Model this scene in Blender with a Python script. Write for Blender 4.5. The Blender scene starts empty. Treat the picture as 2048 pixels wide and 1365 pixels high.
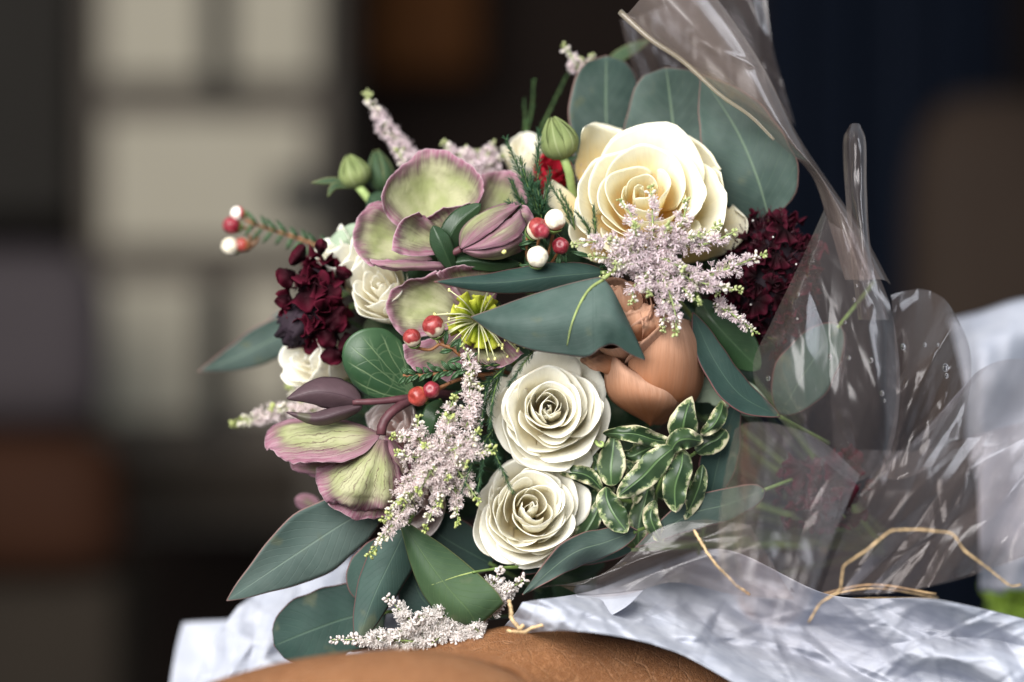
import bpy, math, random
import numpy as np
from mathutils import Vector, noise

random.seed(7); np.random.seed(7)
scene = bpy.context.scene
col = scene.collection

# ------------------------------------------------------------------ camera, world, lamps, exposure
LENS, WID = 85.0, 0.50                 # 0.50 m of width is seen at the plane of sharp focus
DIST = WID * LENS / 36.0
ZC = 0.60                              # height of the optical axis
U = WID / 2048.0

def P(px, py, d=0.0):
    """photo position + real depth in cm behind the focus plane -> world point"""
    y = d * 0.01
    k = (DIST + y) / DIST
    return np.array(((px - 1024.0) * U * k, y, ZC + (682.5 - py) * U * k))

cam = bpy.data.cameras.new("camera"); cam_o = bpy.data.objects.new("camera", cam); col.objects.link(cam_o)
cam_o.location = (0, -DIST, ZC); cam_o.rotation_euler = (math.radians(90), 0, 0)
cam.lens = LENS; cam.sensor_width = 36.0; cam.clip_start = 0.05; cam.clip_end = 60
cam.dof.use_dof = True; cam.dof.focus_distance = DIST - 0.004; cam.dof.aperture_fstop = 2.0
scene.camera = cam_o

world = bpy.data.worlds.new("World"); scene.world = world; world.use_nodes = True
bg = world.node_tree.nodes["Background"]; bg.inputs[0].default_value = (0.80, 0.90, 1.0, 1); bg.inputs[1].default_value = 0.25

def area(name, loc, target, size, power, color):
    l = bpy.data.lights.new(name, 'AREA'); l.shape = 'RECTANGLE'; l.size, l.size_y = size; l.energy = power; l.color = color
    o = bpy.data.objects.new(name, l); col.objects.link(o); o.location = loc
    o.rotation_euler = (Vector(target) - Vector(loc)).to_track_quat('-Z', 'Y').to_euler()
    return o
area("window_light", (-0.80, -1.60, 1.50), (0, 0, 0.6), (1.9, 1.5), 110.0, (1.0, 0.985, 0.96))
area("film_streak_light", (1.3, -0.3, 1.5), (0.15, 0, 0.55), (0.5, 1.0), 8.0, (0.86, 0.92, 1.0))  # added side lamp, there to draw streaks on the film
area("cupboard_fill_light", (-1.2, 0.9, 2.6), (-0.7, 2.7, 0.6), (0.8, 0.8), 2.5, (1.0, 0.96, 0.88))  # added lamp that brightens the cream cupboard

vs = scene.view_settings
vs.view_transform = 'Standard'; vs.look = 'None'; vs.exposure = 0.36; vs.gamma = 1.0
cy = scene.cycles
cy.use_denoising = True
cy.max_bounces = 14; cy.transparent_max_bounces = 24; cy.diffuse_bounces = 9; cy.glossy_bounces = 4; cy.transmission_bounces = 6
cy.caustics_reflective = False; cy.caustics_refractive = False; cy.sample_clamp_indirect = 6.0

# ------------------------------------------------------------------ materials
class NT:
    def __init__(s, name):
        m = bpy.data.materials.new(name); m.use_nodes = True
        s.m = m; s.t = m.node_tree; s.t.nodes.clear()
        s.out = s.t.nodes.new("ShaderNodeOutputMaterial")
    def n(s, typ, props=None, **inp):
        nd = s.t.nodes.new("ShaderNode" + typ)
        for k, v in (props or {}).items(): setattr(nd, k, v)
        for k, v in inp.items():
            k = k.replace('_', ' ')
            sock = nd.inputs[int(k[1:])] if (k[0] == 'i' and k[1:].isdigit()) else nd.inputs[k]
            s.put(sock, v)
        return nd
    def put(s, sock, v):
        if isinstance(v, bpy.types.NodeSocket): s.t.links.new(v, sock)
        elif isinstance(v, bpy.types.Node): s.t.links.new(v.outputs[0], sock)
        else:
            if isinstance(v, tuple) and len(v) == 3 and sock.type == 'RGBA': v = (*v, 1.0)
            sock.default_value = v
    def math(s, op, a, b=0.0, clamp=False):
        nd = s.t.nodes.new("ShaderNodeMath"); nd.operation = op; nd.use_clamp = clamp
        s.put(nd.inputs[0], a); s.put(nd.inputs[1], b); return nd.outputs[0]
    def mix(s, f, a, b):
        nd = s.t.nodes.new("ShaderNodeMix"); nd.data_type = 'RGBA'
        s.put(nd.inputs[0], f); s.put(nd.inputs[6], a); s.put(nd.inputs[7], b); return nd.outputs[2]
    def ramp(s, f, lo, hi):
        """smooth 0..1 between lo and hi"""
        nd = s.t.nodes.new("ShaderNodeMapRange"); nd.interpolation_type = 'SMOOTHSTEP'
        s.put(nd.inputs[0], f); nd.inputs[1].default_value = lo; nd.inputs[2].default_value = hi
        nd.inputs[3].default_value = 0; nd.inputs[4].default_value = 1; return nd.outputs[0]
    def attr(s, name): return s.n("Attribute", {"attribute_name": name})
    def uv(s, sx=1, sy=1, sz=1, rnd=True):
        """petal coordinates (across, along) scaled, shifted by a random amount per object"""
        a = s.attr("UVMap").outputs["Vector"]
        v = s.n("VectorMath", {"operation": "MULTIPLY"}, i0=a, i1=(sx, sy, sz)).outputs[0]
        if rnd:
            r = s.math('MULTIPLY', s.n("ObjectInfo").outputs["Random"], 37.0)
            c = s.n("CombineXYZ", X=r, Y=r, Z=r)
            v = s.n("VectorMath", {"operation": "ADD"}, i0=v, i1=c.outputs[0]).outputs[0]
        return v
    def noise(s, vec, scale=5, detail=3, rough=0.55):
        return s.n("TexNoise", Vector=vec, Scale=scale, Detail=detail, Roughness=rough).outputs[0]
    def thin(s, colr, rough=0.5, spec=0.3, trans=0.28, bump=None, bstr=0.2, bdist=0.0005, tcol=None, coat=0.0):
        """thin organic sheet: reflecting + letting light through"""
        p = s.n("BsdfPrincipled"); s.put(p.inputs["Base Color"], colr); s.put(p.inputs["Roughness"], rough)
        p.inputs["Specular IOR Level"].default_value = spec
        if coat: p.inputs["Coat Weight"].default_value = coat; p.inputs["Coat Roughness"].default_value = 0.22
        t = s.n("BsdfTranslucent"); s.put(t.inputs[0], tcol if tcol is not None else colr)
        if bump is not None:
            b = s.n("Bump", Strength=bstr, Distance=bdist, Height=bump)
            s.put(p.inputs["Normal"], b); s.put(t.inputs["Normal"], b)
        mx = s.n("MixShader", i0=trans, i1=p, i2=t)
        s.t.links.new(mx.outputs[0], s.out.inputs[0]); return s.m

M = {}
def leaf_mat(name, dark, light, rim=None, vein=None, trans=0.12, rough=0.58, coat=0.0, vein_w=0.011, vein_f=0.55, spec=0.28, bloom=0.0, blotch=(0.10, 0.11, 0.06)):
    s = NT(name)
    co = s.n("TexCoord").outputs["Object"]
    n1 = s.noise(co, 28, 4); n2 = s.noise(co, 160, 3)
    c = s.mix(s.ramp(n1, 0.28, 0.74), tuple(x * 0.85 for x in dark), tuple(x * 1.1 for x in light))
    c = s.mix(s.math('MULTIPLY', s.ramp(n2, 0.45, 0.85), 0.25), c, tuple(x * 0.7 for x in light))
    sep = s.n("SeparateXYZ", Vector=s.attr("UVMap").outputs["Vector"])
    uu = s.math('ABSOLUTE', s.math('SUBTRACT', sep.outputs[0], 0.5))
    # side veins slanting off the midrib
    sv = s.math('SUBTRACT', sep.outputs[1], s.math('MULTIPLY', uu, 0.55))
    sv = s.math('ADD', sv, s.math('MULTIPLY', n1, 0.08))
    w = s.math('ABSOLUTE', s.math('SUBTRACT', s.math('FRACT', s.math('MULTIPLY', sv, 13.0)), 0.5))
    fine = s.math('SUBTRACT', 1.0, s.ramp(w, 0.0, 0.07))
    v = s.math('SUBTRACT', 1.0, s.ramp(uu, vein_w * 0.5, vein_w * 1.6))
    vein = vein or tuple(min(1, x * 2.2) for x in light)
    c = s.mix(s.math('MULTIPLY', fine, 0.11), c, vein)
    c = s.mix(s.math('MULTIPLY', v, vein_f), c, vein)
    if bloom:
        bn = s.noise(co, 16, 4, 0.65)
        c = s.mix(s.math('MULTIPLY', s.ramp(bn, 0.40, 0.68), bloom), c, (0.125, 0.160, 0.145))
    e = s.attr("edge").outputs["Fac"]
    # brownish age spots
    sp = s.noise(co, 70, 2, 0.4)
    c = s.mix(s.math('MULTIPLY', s.ramp(sp, 0.62, 0.72), 0.5), c, blotch)
    if rim is not None:
        c = s.mix(s.math('MULTIPLY', s.math('SUBTRACT', 1.0, s.ramp(e, 0.15, 0.75)), 0.8), c, rim)
    h = s.math('ADD', s.math('MULTIPLY', fine, -0.6), s.math('ADD', s.math('MULTIPLY', v, -1.0), s.math('MULTIPLY', n2, 0.5)))
    rg = s.math('ADD', rough, s.math('MULTIPLY', n1, 0.15))
    M[name] = s.thin(c, rg, spec, trans, bump=h, bstr=0.35, bdist=0.0006, coat=coat)
leaf_mat("eucalyptus", (0.022, 0.043, 0.035), (0.038, 0.066, 0.054), rim=(0.20, 0.10, 0.09), vein=(0.17, 0.24, 0.15), bloom=0.40)
leaf_mat("eucalyptus_plain", (0.021, 0.047, 0.038), (0.034, 0.066, 0.054), rim=(0.16, 0.10, 0.09), vein_f=0.0, bloom=0.40)
leaf_mat("eucalyptus_pale", (0.040, 0.068, 0.060), (0.062, 0.097, 0.085), rim=(0.20, 0.11, 0.10), vein=(0.16, 0.22, 0.17), bloom=0.40)
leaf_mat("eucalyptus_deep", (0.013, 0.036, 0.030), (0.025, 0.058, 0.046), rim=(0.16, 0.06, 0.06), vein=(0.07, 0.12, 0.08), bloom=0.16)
leaf_mat("eucalyptus_green", (0.024, 0.053, 0.024), (0.044, 0.080, 0.034), rim=(0.12, 0.13, 0.05), vein=(0.13, 0.20, 0.06), vein_f=0.15)
leaf_mat("glossy_leaf", (0.012, 0.032, 0.014), (0.026, 0.058, 0.022), rough=0.3, coat=0.15, vein=(0.05, 0.09, 0.04))
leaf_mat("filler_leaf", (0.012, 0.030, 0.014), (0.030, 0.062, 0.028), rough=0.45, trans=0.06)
leaf_mat("bract", (0.060, 0.036, 0.042), (0.105, 0.062, 0.072), rough=0.42, vein=(0.035, 0.014, 0.022), rim=(0.03, 0.012, 0.02), trans=0.08)
leaf_mat("silver_leaf", (0.22, 0.29, 0.20), (0.32, 0.38, 0.28), vein=(0.35, 0.42, 0.30))
leaf_mat("sepal", (0.12, 0.17, 0.05), (0.26, 0.30, 0.12), vein=(0.36, 0.40, 0.20), trans=0.25, vein_w=0.05)

def rose_mat(name, deep, mid, tip, trans=0.30, rimcol=None, lo=0.15, hi=0.75, streak=0.12):
    s = NT(name)
    sep = s.n("SeparateXYZ", Vector=s.attr("UVMap").outputs["Vector"])
    v = sep.outputs[1]
    st = s.noise(s.uv(26, 2.2), 1.0, 3)
    v2 = s.math('ADD', v, s.math('MULTIPLY', s.math('SUBTRACT', st, 0.5), 0.25))
    c = s.mix(s.ramp(v2, lo, hi), deep, mid)
    c = s.mix(s.ramp(v2, 0.55, 1.0), c, tip)
    if rimcol is not None:
        e = s.attr("edge").outputs["Fac"]
        blot = s.ramp(s.noise(s.uv(5, 5), 1.0, 3), 0.48, 0.70)
        c = s.mix(s.math('MULTIPLY', s.math('MULTIPLY', s.math('SUBTRACT', 1.0, s.ramp(e, 0.1, 1.3)), blot), 0.75), c, rimcol)
    fine = s.noise(s.uv(85, 5), 1.0, 3)
    blot2 = s.ramp(s.noise(s.uv(3.5, 3.5), 1.0, 4, 0.6), 0.35, 0.75)
    c = s.mix(s.math('MULTIPLY', blot2, 0.16), c, tuple(x * 0.72 for x in mid))
    c = s.mix(s.math('MULTIPLY', s.ramp(fine, 0.42, 0.72), streak), c, tuple(x * 0.62 for x in mid))
    M[name] = s.thin(c, 0.72, 0.10, trans, bump=s.math('ADD', st, s.math('MULTIPLY', fine, 0.7)), bstr=0.18, bdist=0.0007)
rose_mat("cream_petal", (0.93, 0.73, 0.30), (0.91, 0.84, 0.60), (0.91, 0.885, 0.76), rimcol=(0.85, 0.79, 0.58), lo=0.22, hi=0.85, trans=0.44)
rose_mat("white_petal", (0.94, 0.83, 0.50), (0.95, 0.915, 0.79), (0.955, 0.94, 0.87), rimcol=(0.80, 0.71, 0.54), lo=0.08, hi=0.60, trans=0.40)
rose_mat("peach_petal", (0.34, 0.125, 0.05), (0.41, 0.21, 0.125), (0.60, 0.36, 0.25), rimcol=(0.60, 0.30, 0.22), trans=0.30, streak=0.30)  # lit petal edges and shaded gaps are put into tip and deep colours
rose_mat("pale_pink_petal", (0.68, 0.45, 0.40), (0.80, 0.66, 0.62), (0.85, 0.78, 0.76))
rose_mat("red_petal", (0.16, 0.004, 0.010), (0.34, 0.010, 0.024), (0.42, 0.016, 0.034), trans=0.15)
rose_mat("burgundy_petal", (0.010, 0.001, 0.003), (0.028, 0.002, 0.006), (0.070, 0.004, 0.014), trans=0.22)
rose_mat("wine_petal", (0.006, 0.001, 0.002), (0.020, 0.002, 0.005), (0.050, 0.004, 0.012), trans=0.2)
rose_mat("nectary", (0.20, 0.30, 0.02), (0.42, 0.48, 0.04), (0.58, 0.60, 0.08))

def hellebore_mat(name, back=False):
    s = NT(name)
    e = s.attr("edge").outputs["Fac"]
    sep = s.n("SeparateXYZ", Vector=s.attr("UVMap").outputs["Vector"])
    st = s.noise(s.uv(62, 2.2), 1.0, 4, 0.65)
    st2 = s.noise(s.uv(4, 3), 1.0, 3)
    co = s.n("TexCoord").outputs["Object"]
    green = s.mix(s.ramp(st2, 0.3, 0.7), (0.36, 0.39, 0.18), (0.52, 0.51, 0.32))
    ee = s.math('ADD', e, s.math('MULTIPLY', s.math('SUBTRACT', st, 0.5), 8.0))
    ee = s.math('ADD', ee, s.math('MULTIPLY', s.math('SUBTRACT', st2, 0.5), 9.0))
    dusk = s.mix(s.ramp(st, 0.35, 0.7), (0.19, 0.145, 0.120), (0.33, 0.275, 0.215))
    c = s.mix(s.ramp(ee, 3.5, 11.5), dusk, green)
    pink = s.mix(s.ramp(st, 0.3, 0.75), (0.32, 0.125, 0.185), (0.50, 0.325, 0.375))
    c = s.mix(s.math('SUBTRACT', 1.0, s.ramp(ee, *((0.5, 9.0) if back else (0.4, 6.4)))), c, pink)
    c = s.mix(s.math('MULTIPLY', s.math('SUBTRACT', 1.0, s.ramp(e, 0.08, 0.45)), 0.55), c, (0.58, 0.47, 0.49))
    u = s.math('ADD', sep.outputs[0], s.math('MULTIPLY', s.math('SUBTRACT', s.noise(s.uv(7, 7), 1.0, 3), 0.5), 0.16))
    w = s.math('ABSOLUTE', s.math('SUBTRACT', s.math('FRACT', s.math('MULTIPLY', u, 8.0)), 0.5))
    ln = s.math('SUBTRACT', 1.0, s.ramp(w, 0.01, 0.07))
    # finer forks starting further out
    w2 = s.math('ABSOLUTE', s.math('SUBTRACT', s.math('FRACT', s.math('MULTIPLY', u, 19.0)), 0.5))
    ln2 = s.math('MULTIPLY', s.math('SUBTRACT', 1.0, s.ramp(w2, 0.02, 0.12)), s.ramp(sep.outputs[1], 0.3, 0.5))
    fade = s.math('MULTIPLY', s.ramp(e, 1.0, 4.0), s.math('SUBTRACT', 1.0, s.ramp(sep.outputs[1], 0.6, 0.95)))
    vn = s.math('MULTIPLY', s.math('MAXIMUM', ln, s.math('MULTIPLY', ln2, 0.6)), fade)
    c = s.mix(s.math('MULTIPLY', vn, 0.70 if back else 0.12), c, (0.10, 0.035, 0.05) if back else (0.26, 0.30, 0.12))
    if not back:
        spk = s.ramp(s.noise(co, 900, 1), 0.68, 0.76)
        c = s.mix(s.math('MULTIPLY', spk, 0.35), c, (0.20, 0.10, 0.10))
    else:
        c = s.mix(s.math('MULTIPLY', s.math('SUBTRACT', 1.0, s.ramp(sep.outputs[1], 0.05, 0.4)), 0.45), c, (0.16, 0.09, 0.09))
    M[name] = s.thin(c, 0.72, 0.10, 0.42, bump=s.math('ADD', st, s.math('MULTIPLY', vn, -1.0)), bstr=0.30, bdist=0.0008)
hellebore_mat("hellebore"); hellebore_mat("hellebore_back", True)

def variegated():
    s = NT("variegated_leaf")
    co = s.n("TexCoord").outputs["Object"]
    e = s.attr("edge").outputs["Fac"]
    n1 = s.noise(co, 260, 3, 0.6); n2 = s.noise(co, 80, 3)
    ee = s.math('ADD', e, s.math('MULTIPLY', s.math('SUBTRACT', n1, 0.5), 8.0))
    ee = s.math('ADD', ee, s.math('MULTIPLY', s.math('SUBTRACT', n2, 0.5), 9.0))
    g = s.mix(s.ramp(n2, 0.35, 0.65), (0.014, 0.034, 0.013), (0.032, 0.062, 0.023))
    sep = s.n("SeparateXYZ", Vector=s.attr("UVMap").outputs["Vector"])
    uu = s.math('ABSOLUTE', s.math('SUBTRACT', sep.outputs[0], 0.5))
    mv = s.math('SUBTRACT', 1.0, s.ramp(uu, 0.01, 0.05))
    g = s.mix(s.math('MULTIPLY', mv, 0.6), g, (0.13, 0.22, 0.08))
    g = s.mix(s.math('SUBTRACT', 1.0, s.ramp(ee, 1.2, 1.9)), g, (0.16, 0.20, 0.09))
    c = s.mix(s.math('SUBTRACT', 1.0, s.ramp(ee, 0.35, 0.65)), g, (0.46, 0.43, 0.28))
    M["variegated"] = s.thin(c, 0.40, 0.40, 0.10, bump=s.math('ADD', s.math('MULTIPLY', mv, -1.0), n2), bstr=0.4, bdist=0.0008, coat=0.0)
variegated()

def ivy():
    s = NT("round_leaf")
    co = s.n("TexCoord").outputs["Object"]
    n1 = s.noise(co, 40, 3)
    g = s.mix(s.ramp(n1, 0.3, 0.7), (0.019, 0.052, 0.022), (0.039, 0.085, 0.036))
    w = s.n("VectorMath", {"operation": "ADD"}, i0=co, i1=s.n("VectorMath", {"operation": "SCALE"}, i0=s.n("TexNoise", Vector=co, Scale=60.0).outputs[1], Scale=0.01).outputs[0]).outputs[0]
    vo = s.n("TexVoronoi", {"feature": "DISTANCE_TO_EDGE"}, Vector=w, Scale=105.0).outputs["Distance"]
    sep = s.n("SeparateXYZ", Vector=s.attr("UVMap").outputs["Vector"])
    uw = s.math('ADD', sep.outputs[0], s.math('MULTIPLY', s.math('SUBTRACT', n1, 0.5), 0.10))
    rad = s.math('ABSOLUTE', s.math('SUBTRACT', s.math('FRACT', s.math('MULTIPLY', uw, 6.0)), 0.5))
    v1 = s.math('SUBTRACT', 1.0, s.ramp(rad, 0.015, 0.07))
    v2 = s.math('MULTIPLY', s.math('SUBTRACT', 1.0, s.ramp(vo, 0.01, 0.05)), 0.30)
    v = s.math('MULTIPLY', s.math('MAXIMUM', v1, v2), s.math('SUBTRACT', 1.0, s.ramp(sep.outputs[1], 0.75, 0.95)))
    c = s.mix(s.math('MULTIPLY', v, 0.55), g, (0.20, 0.27, 0.14))
    M["round_leaf"] = s.thin(c, 0.36, 0.4, 0.15, bump=s.math('MULTIPLY', v, -1), bstr=0.3, bdist=0.0006)
ivy()

def plain(name, colr, rough=0.5, spec=0.3, trans=0.0, var=0.25, scale=120, coat=0.0):
    s = NT(name)
    n = s.noise(s.n("TexCoord").outputs["Object"], scale, 3)
    c = s.mix(s.ramp(n, 0.3, 0.7), tuple(x * (1 - var) for x in colr), tuple(min(1, x * (1 + var)) for x in colr))
    M[name] = s.thin(c, rough, spec, trans, bump=n, bstr=0.2, bdist=0.0004, coat=coat)
plain("stem_green", (0.11, 0.17, 0.045)); plain("stem_dark", (0.035, 0.055, 0.020)); plain("stem_pale", (0.26, 0.34, 0.12)); plain("stem_maroon", (0.075, 0.026, 0.032))
plain("stem_brown", (0.20, 0.085, 0.035)); plain("midrib", (0.22, 0.27, 0.09)); plain("fern", (0.020, 0.060, 0.026), trans=0.1)
plain("fern_far", (0.035, 0.085, 0.03), trans=0.1)
plain("filament", (0.62, 0.62, 0.38), trans=0.3); plain("anther", (0.60, 0.58, 0.22)); plain("pin", (0.75, 0.72, 0.70), rough=0.3)
plain("dark_button", (0.016, 0.008, 0.014), rough=0.8); plain("wine_thread", (0.030, 0.004, 0.009))
plain("raffia", (0.46, 0.32, 0.17), rough=0.55, var=0.4, scale=300); plain("wax_needle", (0.035, 0.075, 0.032), rough=0.4)
plain("blur_green", (0.22, 0.33, 0.04)); plain("blur_maroon", (0.10, 0.010, 0.03))
s = NT("droplet"); g_ = s.n("BsdfPrincipled", Roughness=0.02, IOR=1.33); g_.inputs["Transmission Weight"].default_value = 1.0; s.t.links.new(g_.outputs[0], s.out.inputs[0]); M["droplet"] = s.m
plain("tan_paper", (0.20, 0.095, 0.045), var=0.35, scale=40); plain("rose_pink", (0.42, 0.16, 0.15), trans=0.2)

def vcol_mat(name, trans=0.3, rough=0.5):
    s = NT(name); c = s.attr("tint").outputs["Color"]
    M[name] = s.thin(c, rough, 0.25, trans)
vcol_mat("floret")

def berry(name, a, b, thr, gloss=0.38):
    s = NT(name)
    tc = s.n("TexCoord").outputs["Object"]
    sep = s.n("SeparateXYZ", Vector=s.attr("UVMap").outputs["Vector"])
    n = s.noise(tc, 75, 3, 0.6); n2 = s.noise(tc, 420, 3)
    f = s.math('ADD', sep.outputs[1], s.math('MULTIPLY', s.math('SUBTRACT', n, 0.5), 0.7))
    ca = s.mix(s.ramp(n2, 0.35, 0.7), a, tuple(min(1, x * 1.6 + 0.02) for x in a))
    c = s.mix(s.ramp(f, thr - 0.04, thr + 0.04), b, ca)
    M[name] = s.thin(c, gloss, 0.5, 0.0, bump=n2, bstr=0.15, bdist=0.0008, coat=0.0)
berry("berry_red", (0.15, 0.006, 0.014), (0.16, 0.012, 0.016), 0.3)
berry("berry_two", (0.17, 0.016, 0.014), (0.62, 0.53, 0.39), 0.50)
berry("berry_white", (0.56, 0.50, 0.39), (0.40, 0.18, 0.12), 0.36)
berry("berry_blush", (0.76, 0.62, 0.55), (0.48, 0.06, 0.08), 0.50)
berry("berry_orange", (0.20, 0.020, 0.012), (0.36, 0.14, 0.05), 0.45)

def leather():
    s = NT("leather")
    co = s.n("TexCoord").outputs["Object"]
    n1 = s.noise(co, 9, 4); n2 = s.noise(co, 60, 4, 0.6)
    vo = s.n("TexVoronoi", {"feature": "DISTANCE_TO_EDGE"}, Vector=co, Scale=900.0).outputs["Distance"]
    vo2 = s.n("TexVoronoi", {"feature": "DISTANCE_TO_EDGE"}, Vector=s.n("VectorMath", {"operation": "ADD"}, i0=co, i1=s.n("VectorMath", {"operation": "SCALE"}, i0=s.n("TexNoise", Vector=co, Scale=40.0).outputs[1], Scale=0.02).outputs[0]).outputs[0], Scale=95.0).outputs["Distance"]
    cr = s.math('SUBTRACT', 1.0, s.ramp(vo2, 0.0, 0.035))
    c = s.mix(s.ramp(n1, 0.3, 0.7), (0.155, 0.062, 0.022), (0.225, 0.094, 0.035))
    c = s.mix(s.math('MULTIPLY', s.ramp(n2, 0.45, 0.8), 0.45), c, (0.28, 0.14, 0.065))
    c = s.mix(s.math('MULTIPLY', cr, 0.30), c, (0.34, 0.19, 0.10))
    gr = s.noise(co, 420, 4, 0.8)
    c = s.mix(s.math('MULTIPLY', s.ramp(gr, 0.48, 0.64), 0.6), c, (0.29, 0.135, 0.058))
    p = s.n("BsdfPrincipled", Roughness=s.math('ADD', 0.40, s.math('MULTIPLY', n2, 0.25))); p.inputs['Specular IOR Level'].default_value = 0.3; s.put(p.inputs["Base Color"], c)
    h = s.math('ADD', s.math('ADD', s.ramp(vo, 0.0, 0.25), s.math('MULTIPLY', n2, 1.5)), s.math('ADD', s.math('MULTIPLY', cr, -1.5), s.math('MULTIPLY', gr, 1.5)))
    s.put(p.inputs["Normal"], s.n("Bump", Strength=0.6, Distance=0.0010, Height=h))
    s.t.links.new(p.outputs[0], s.out.inputs[0]); M["leather"] = s.m
leather()

def tissue():
    s = NT("tissue_paper")
    co = s.n("TexCoord").outputs["Object"]
    n = s.noise(co, 70, 4, 0.6); n2 = s.noise(co, 500, 3)
    c = s.mix(s.ramp(n, 0.3, 0.7), (0.43, 0.45, 0.52), (0.52, 0.535, 0.595))
    M["tissue"] = s.thin(c, 0.85, 0.08, 0.28, bump=s.math('ADD', n, s.math('MULTIPLY', n2, 0.2)), bstr=0.2, bdist=0.001)
tissue()

def film(key, haze, hcol, bstr=0.14):
    s = NT("clear_" + key)
    co = s.n("TexCoord").outputs["Object"]
    n = s.noise(co, 30, 3, 0.5); n2 = s.noise(co, 9, 2)
    st = s.n("VectorMath", {"operation": "MULTIPLY"}, i0=s.attr("UVMap").outputs["Vector"], i1=(22.0, 1.8, 1.0)).outputs[0]
    n3 = s.noise(st, 1.0, 3)
    b = s.n("Bump", Strength=bstr, Distance=0.004, Height=s.math('ADD', s.math('ADD', n, n2), s.math('MULTIPLY', n3, 0.5)))
    lw = s.n("LayerWeight", Blend=0.5, Normal=b).outputs["Facing"]
    f = s.math('ADD', 0.022, s.math('MULTIPLY', s.math('POWER', lw, 2.2), 0.55), True)
    tr = s.n("BsdfTransparent"); s.put(tr.inputs[0], (0.92, 0.885, 0.87))
    gl = s.n("BsdfGlossy", Roughness=0.21, Normal=b); s.put(gl.inputs[0], (0.95, 0.93, 0.95))
    df = s.n("BsdfTranslucent"); s.put(df.inputs[0], hcol)
    d2 = s.n("BsdfDiffuse"); s.put(d2.inputs[0], hcol)
    hz = s.n("MixShader", i0=0.5, i1=df, i2=d2)
    base = s.n("MixShader", i0=haze, i1=tr, i2=hz)  # diffuse haze colour stands in for surroundings reflected by the film
    mx = s.n("MixShader", i0=f, i1=base, i2=gl)
    s.t.links.new(mx.outputs[0], s.out.inputs[0]); M[key] = s.m
film("film", 0.075, (0.50, 0.40, 0.37), 0.05); film("film_fold", 0.32, (0.36, 0.285, 0.25), 0.06); film("film_rim", 0.30, (0.52, 0.45, 0.32))

def flat(name, a, b, scale=6, rough=0.7):
    s = NT(name); n = s.noise(s.n("TexCoord").outputs["Object"], scale, 4)
    p = s.n("BsdfPrincipled", Roughness=rough); p.inputs["Specular IOR Level"].default_value = 0.08; s.put(p.inputs["Base Color"], s.mix(n, a, b))
    s.t.links.new(p.outputs[0], s.out.inputs[0]); M[name] = s.m
flat("wall_dark", (0.007, 0.004, 0.003), (0.016, 0.009, 0.006)); flat("cream_paint", (0.34, 0.30, 0.23), (0.41, 0.365, 0.285))
flat("rail_paint", (0.085, 0.070, 0.057), (0.11, 0.092, 0.075)); flat("black_metal", (0.02, 0.02, 0.02), (0.04, 0.038, 0.035))
flat("grey_cloth", (0.022, 0.019, 0.016), (0.032, 0.028, 0.024)); flat("mauve_cloth", (0.042, 0.034, 0.036), (0.060, 0.049, 0.051))
flat("amber_wood", (0.034, 0.011, 0.002), (0.060, 0.020, 0.003)); flat("rust_leather", (0.024, 0.009, 0.004), (0.036, 0.013, 0.006))
flat("navy_cloth", (0.003, 0.005, 0.011), (0.006, 0.009, 0.017)); flat("brown_cloth", (0.022, 0.014, 0.010), (0.036, 0.024, 0.017))
flat("umber_panel", (0.020, 0.015, 0.011), (0.032, 0.024, 0.017))

# ------------------------------------------------------------------ object helpers
def world_off(o):
    v = np.zeros(3)
    while o is not None:
        v = v + np.array(o.location); o = o.parent
    return v
def thing(name, label, cat, loc, group=None):
    o = bpy.data.objects.new(name, None); col.objects.link(o); o.location = tuple(loc); o.empty_display_size = 0.01
    o["label"] = label; o["category"] = cat
    if group: o["group"] = group
    return o
def tag(o, label, cat, group=None):
    o["label"] = label; o["category"] = cat
    if group: o["group"] = group
    return o
def mk(name, verts, faces, mat, parent=None, uv=None, edge=None, tint=None, solid=0.0, smooth=True, sub=0, stuff=False, origin=None):
    """verts are world positions; ONE mesh object"""
    verts = np.asarray(verts, float)
    off = world_off(parent) if parent is not None else (np.asarray(origin, float) if origin is not None else verts.mean(0))
    me = bpy.data.meshes.new(name)
    me.from_pydata((verts - off).tolist(), [], faces if isinstance(faces, list) else faces.tolist())
    if smooth: me.polygons.foreach_set("use_smooth", [True] * len(me.polygons))
    if uv is not None:
        l = me.uv_layers.new(name="UVMap"); li = np.zeros(len(me.loops), int); me.loops.foreach_get("vertex_index", li)
        l.data.foreach_set("uv", np.asarray(uv, float)[li].ravel())
    if edge is not None:
        a = me.attributes.new("edge", 'FLOAT', 'POINT'); a.data.foreach_set("value", np.asarray(edge, float))
    if tint is not None:
        a = me.attributes.new("tint", 'FLOAT_COLOR', 'POINT')
        t = np.ones((len(verts), 4)); t[:, :3] = tint; a.data.foreach_set("color", t.ravel())
    me.materials.append(M[mat])
    o = bpy.data.objects.new(name, me); col.objects.link(o)
    if parent is not None: o.parent = parent
    else: o.location = tuple(off)
    if sub:
        m = o.modifiers.new("Subdivision", 'SUBSURF'); m.levels = m.render_levels = sub
    if solid:
        m = o.modifiers.new("Thickness", 'SOLIDIFY'); m.thickness = solid; m.offset = 0
    if stuff: o["kind"] = "stuff"
    return o
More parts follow.
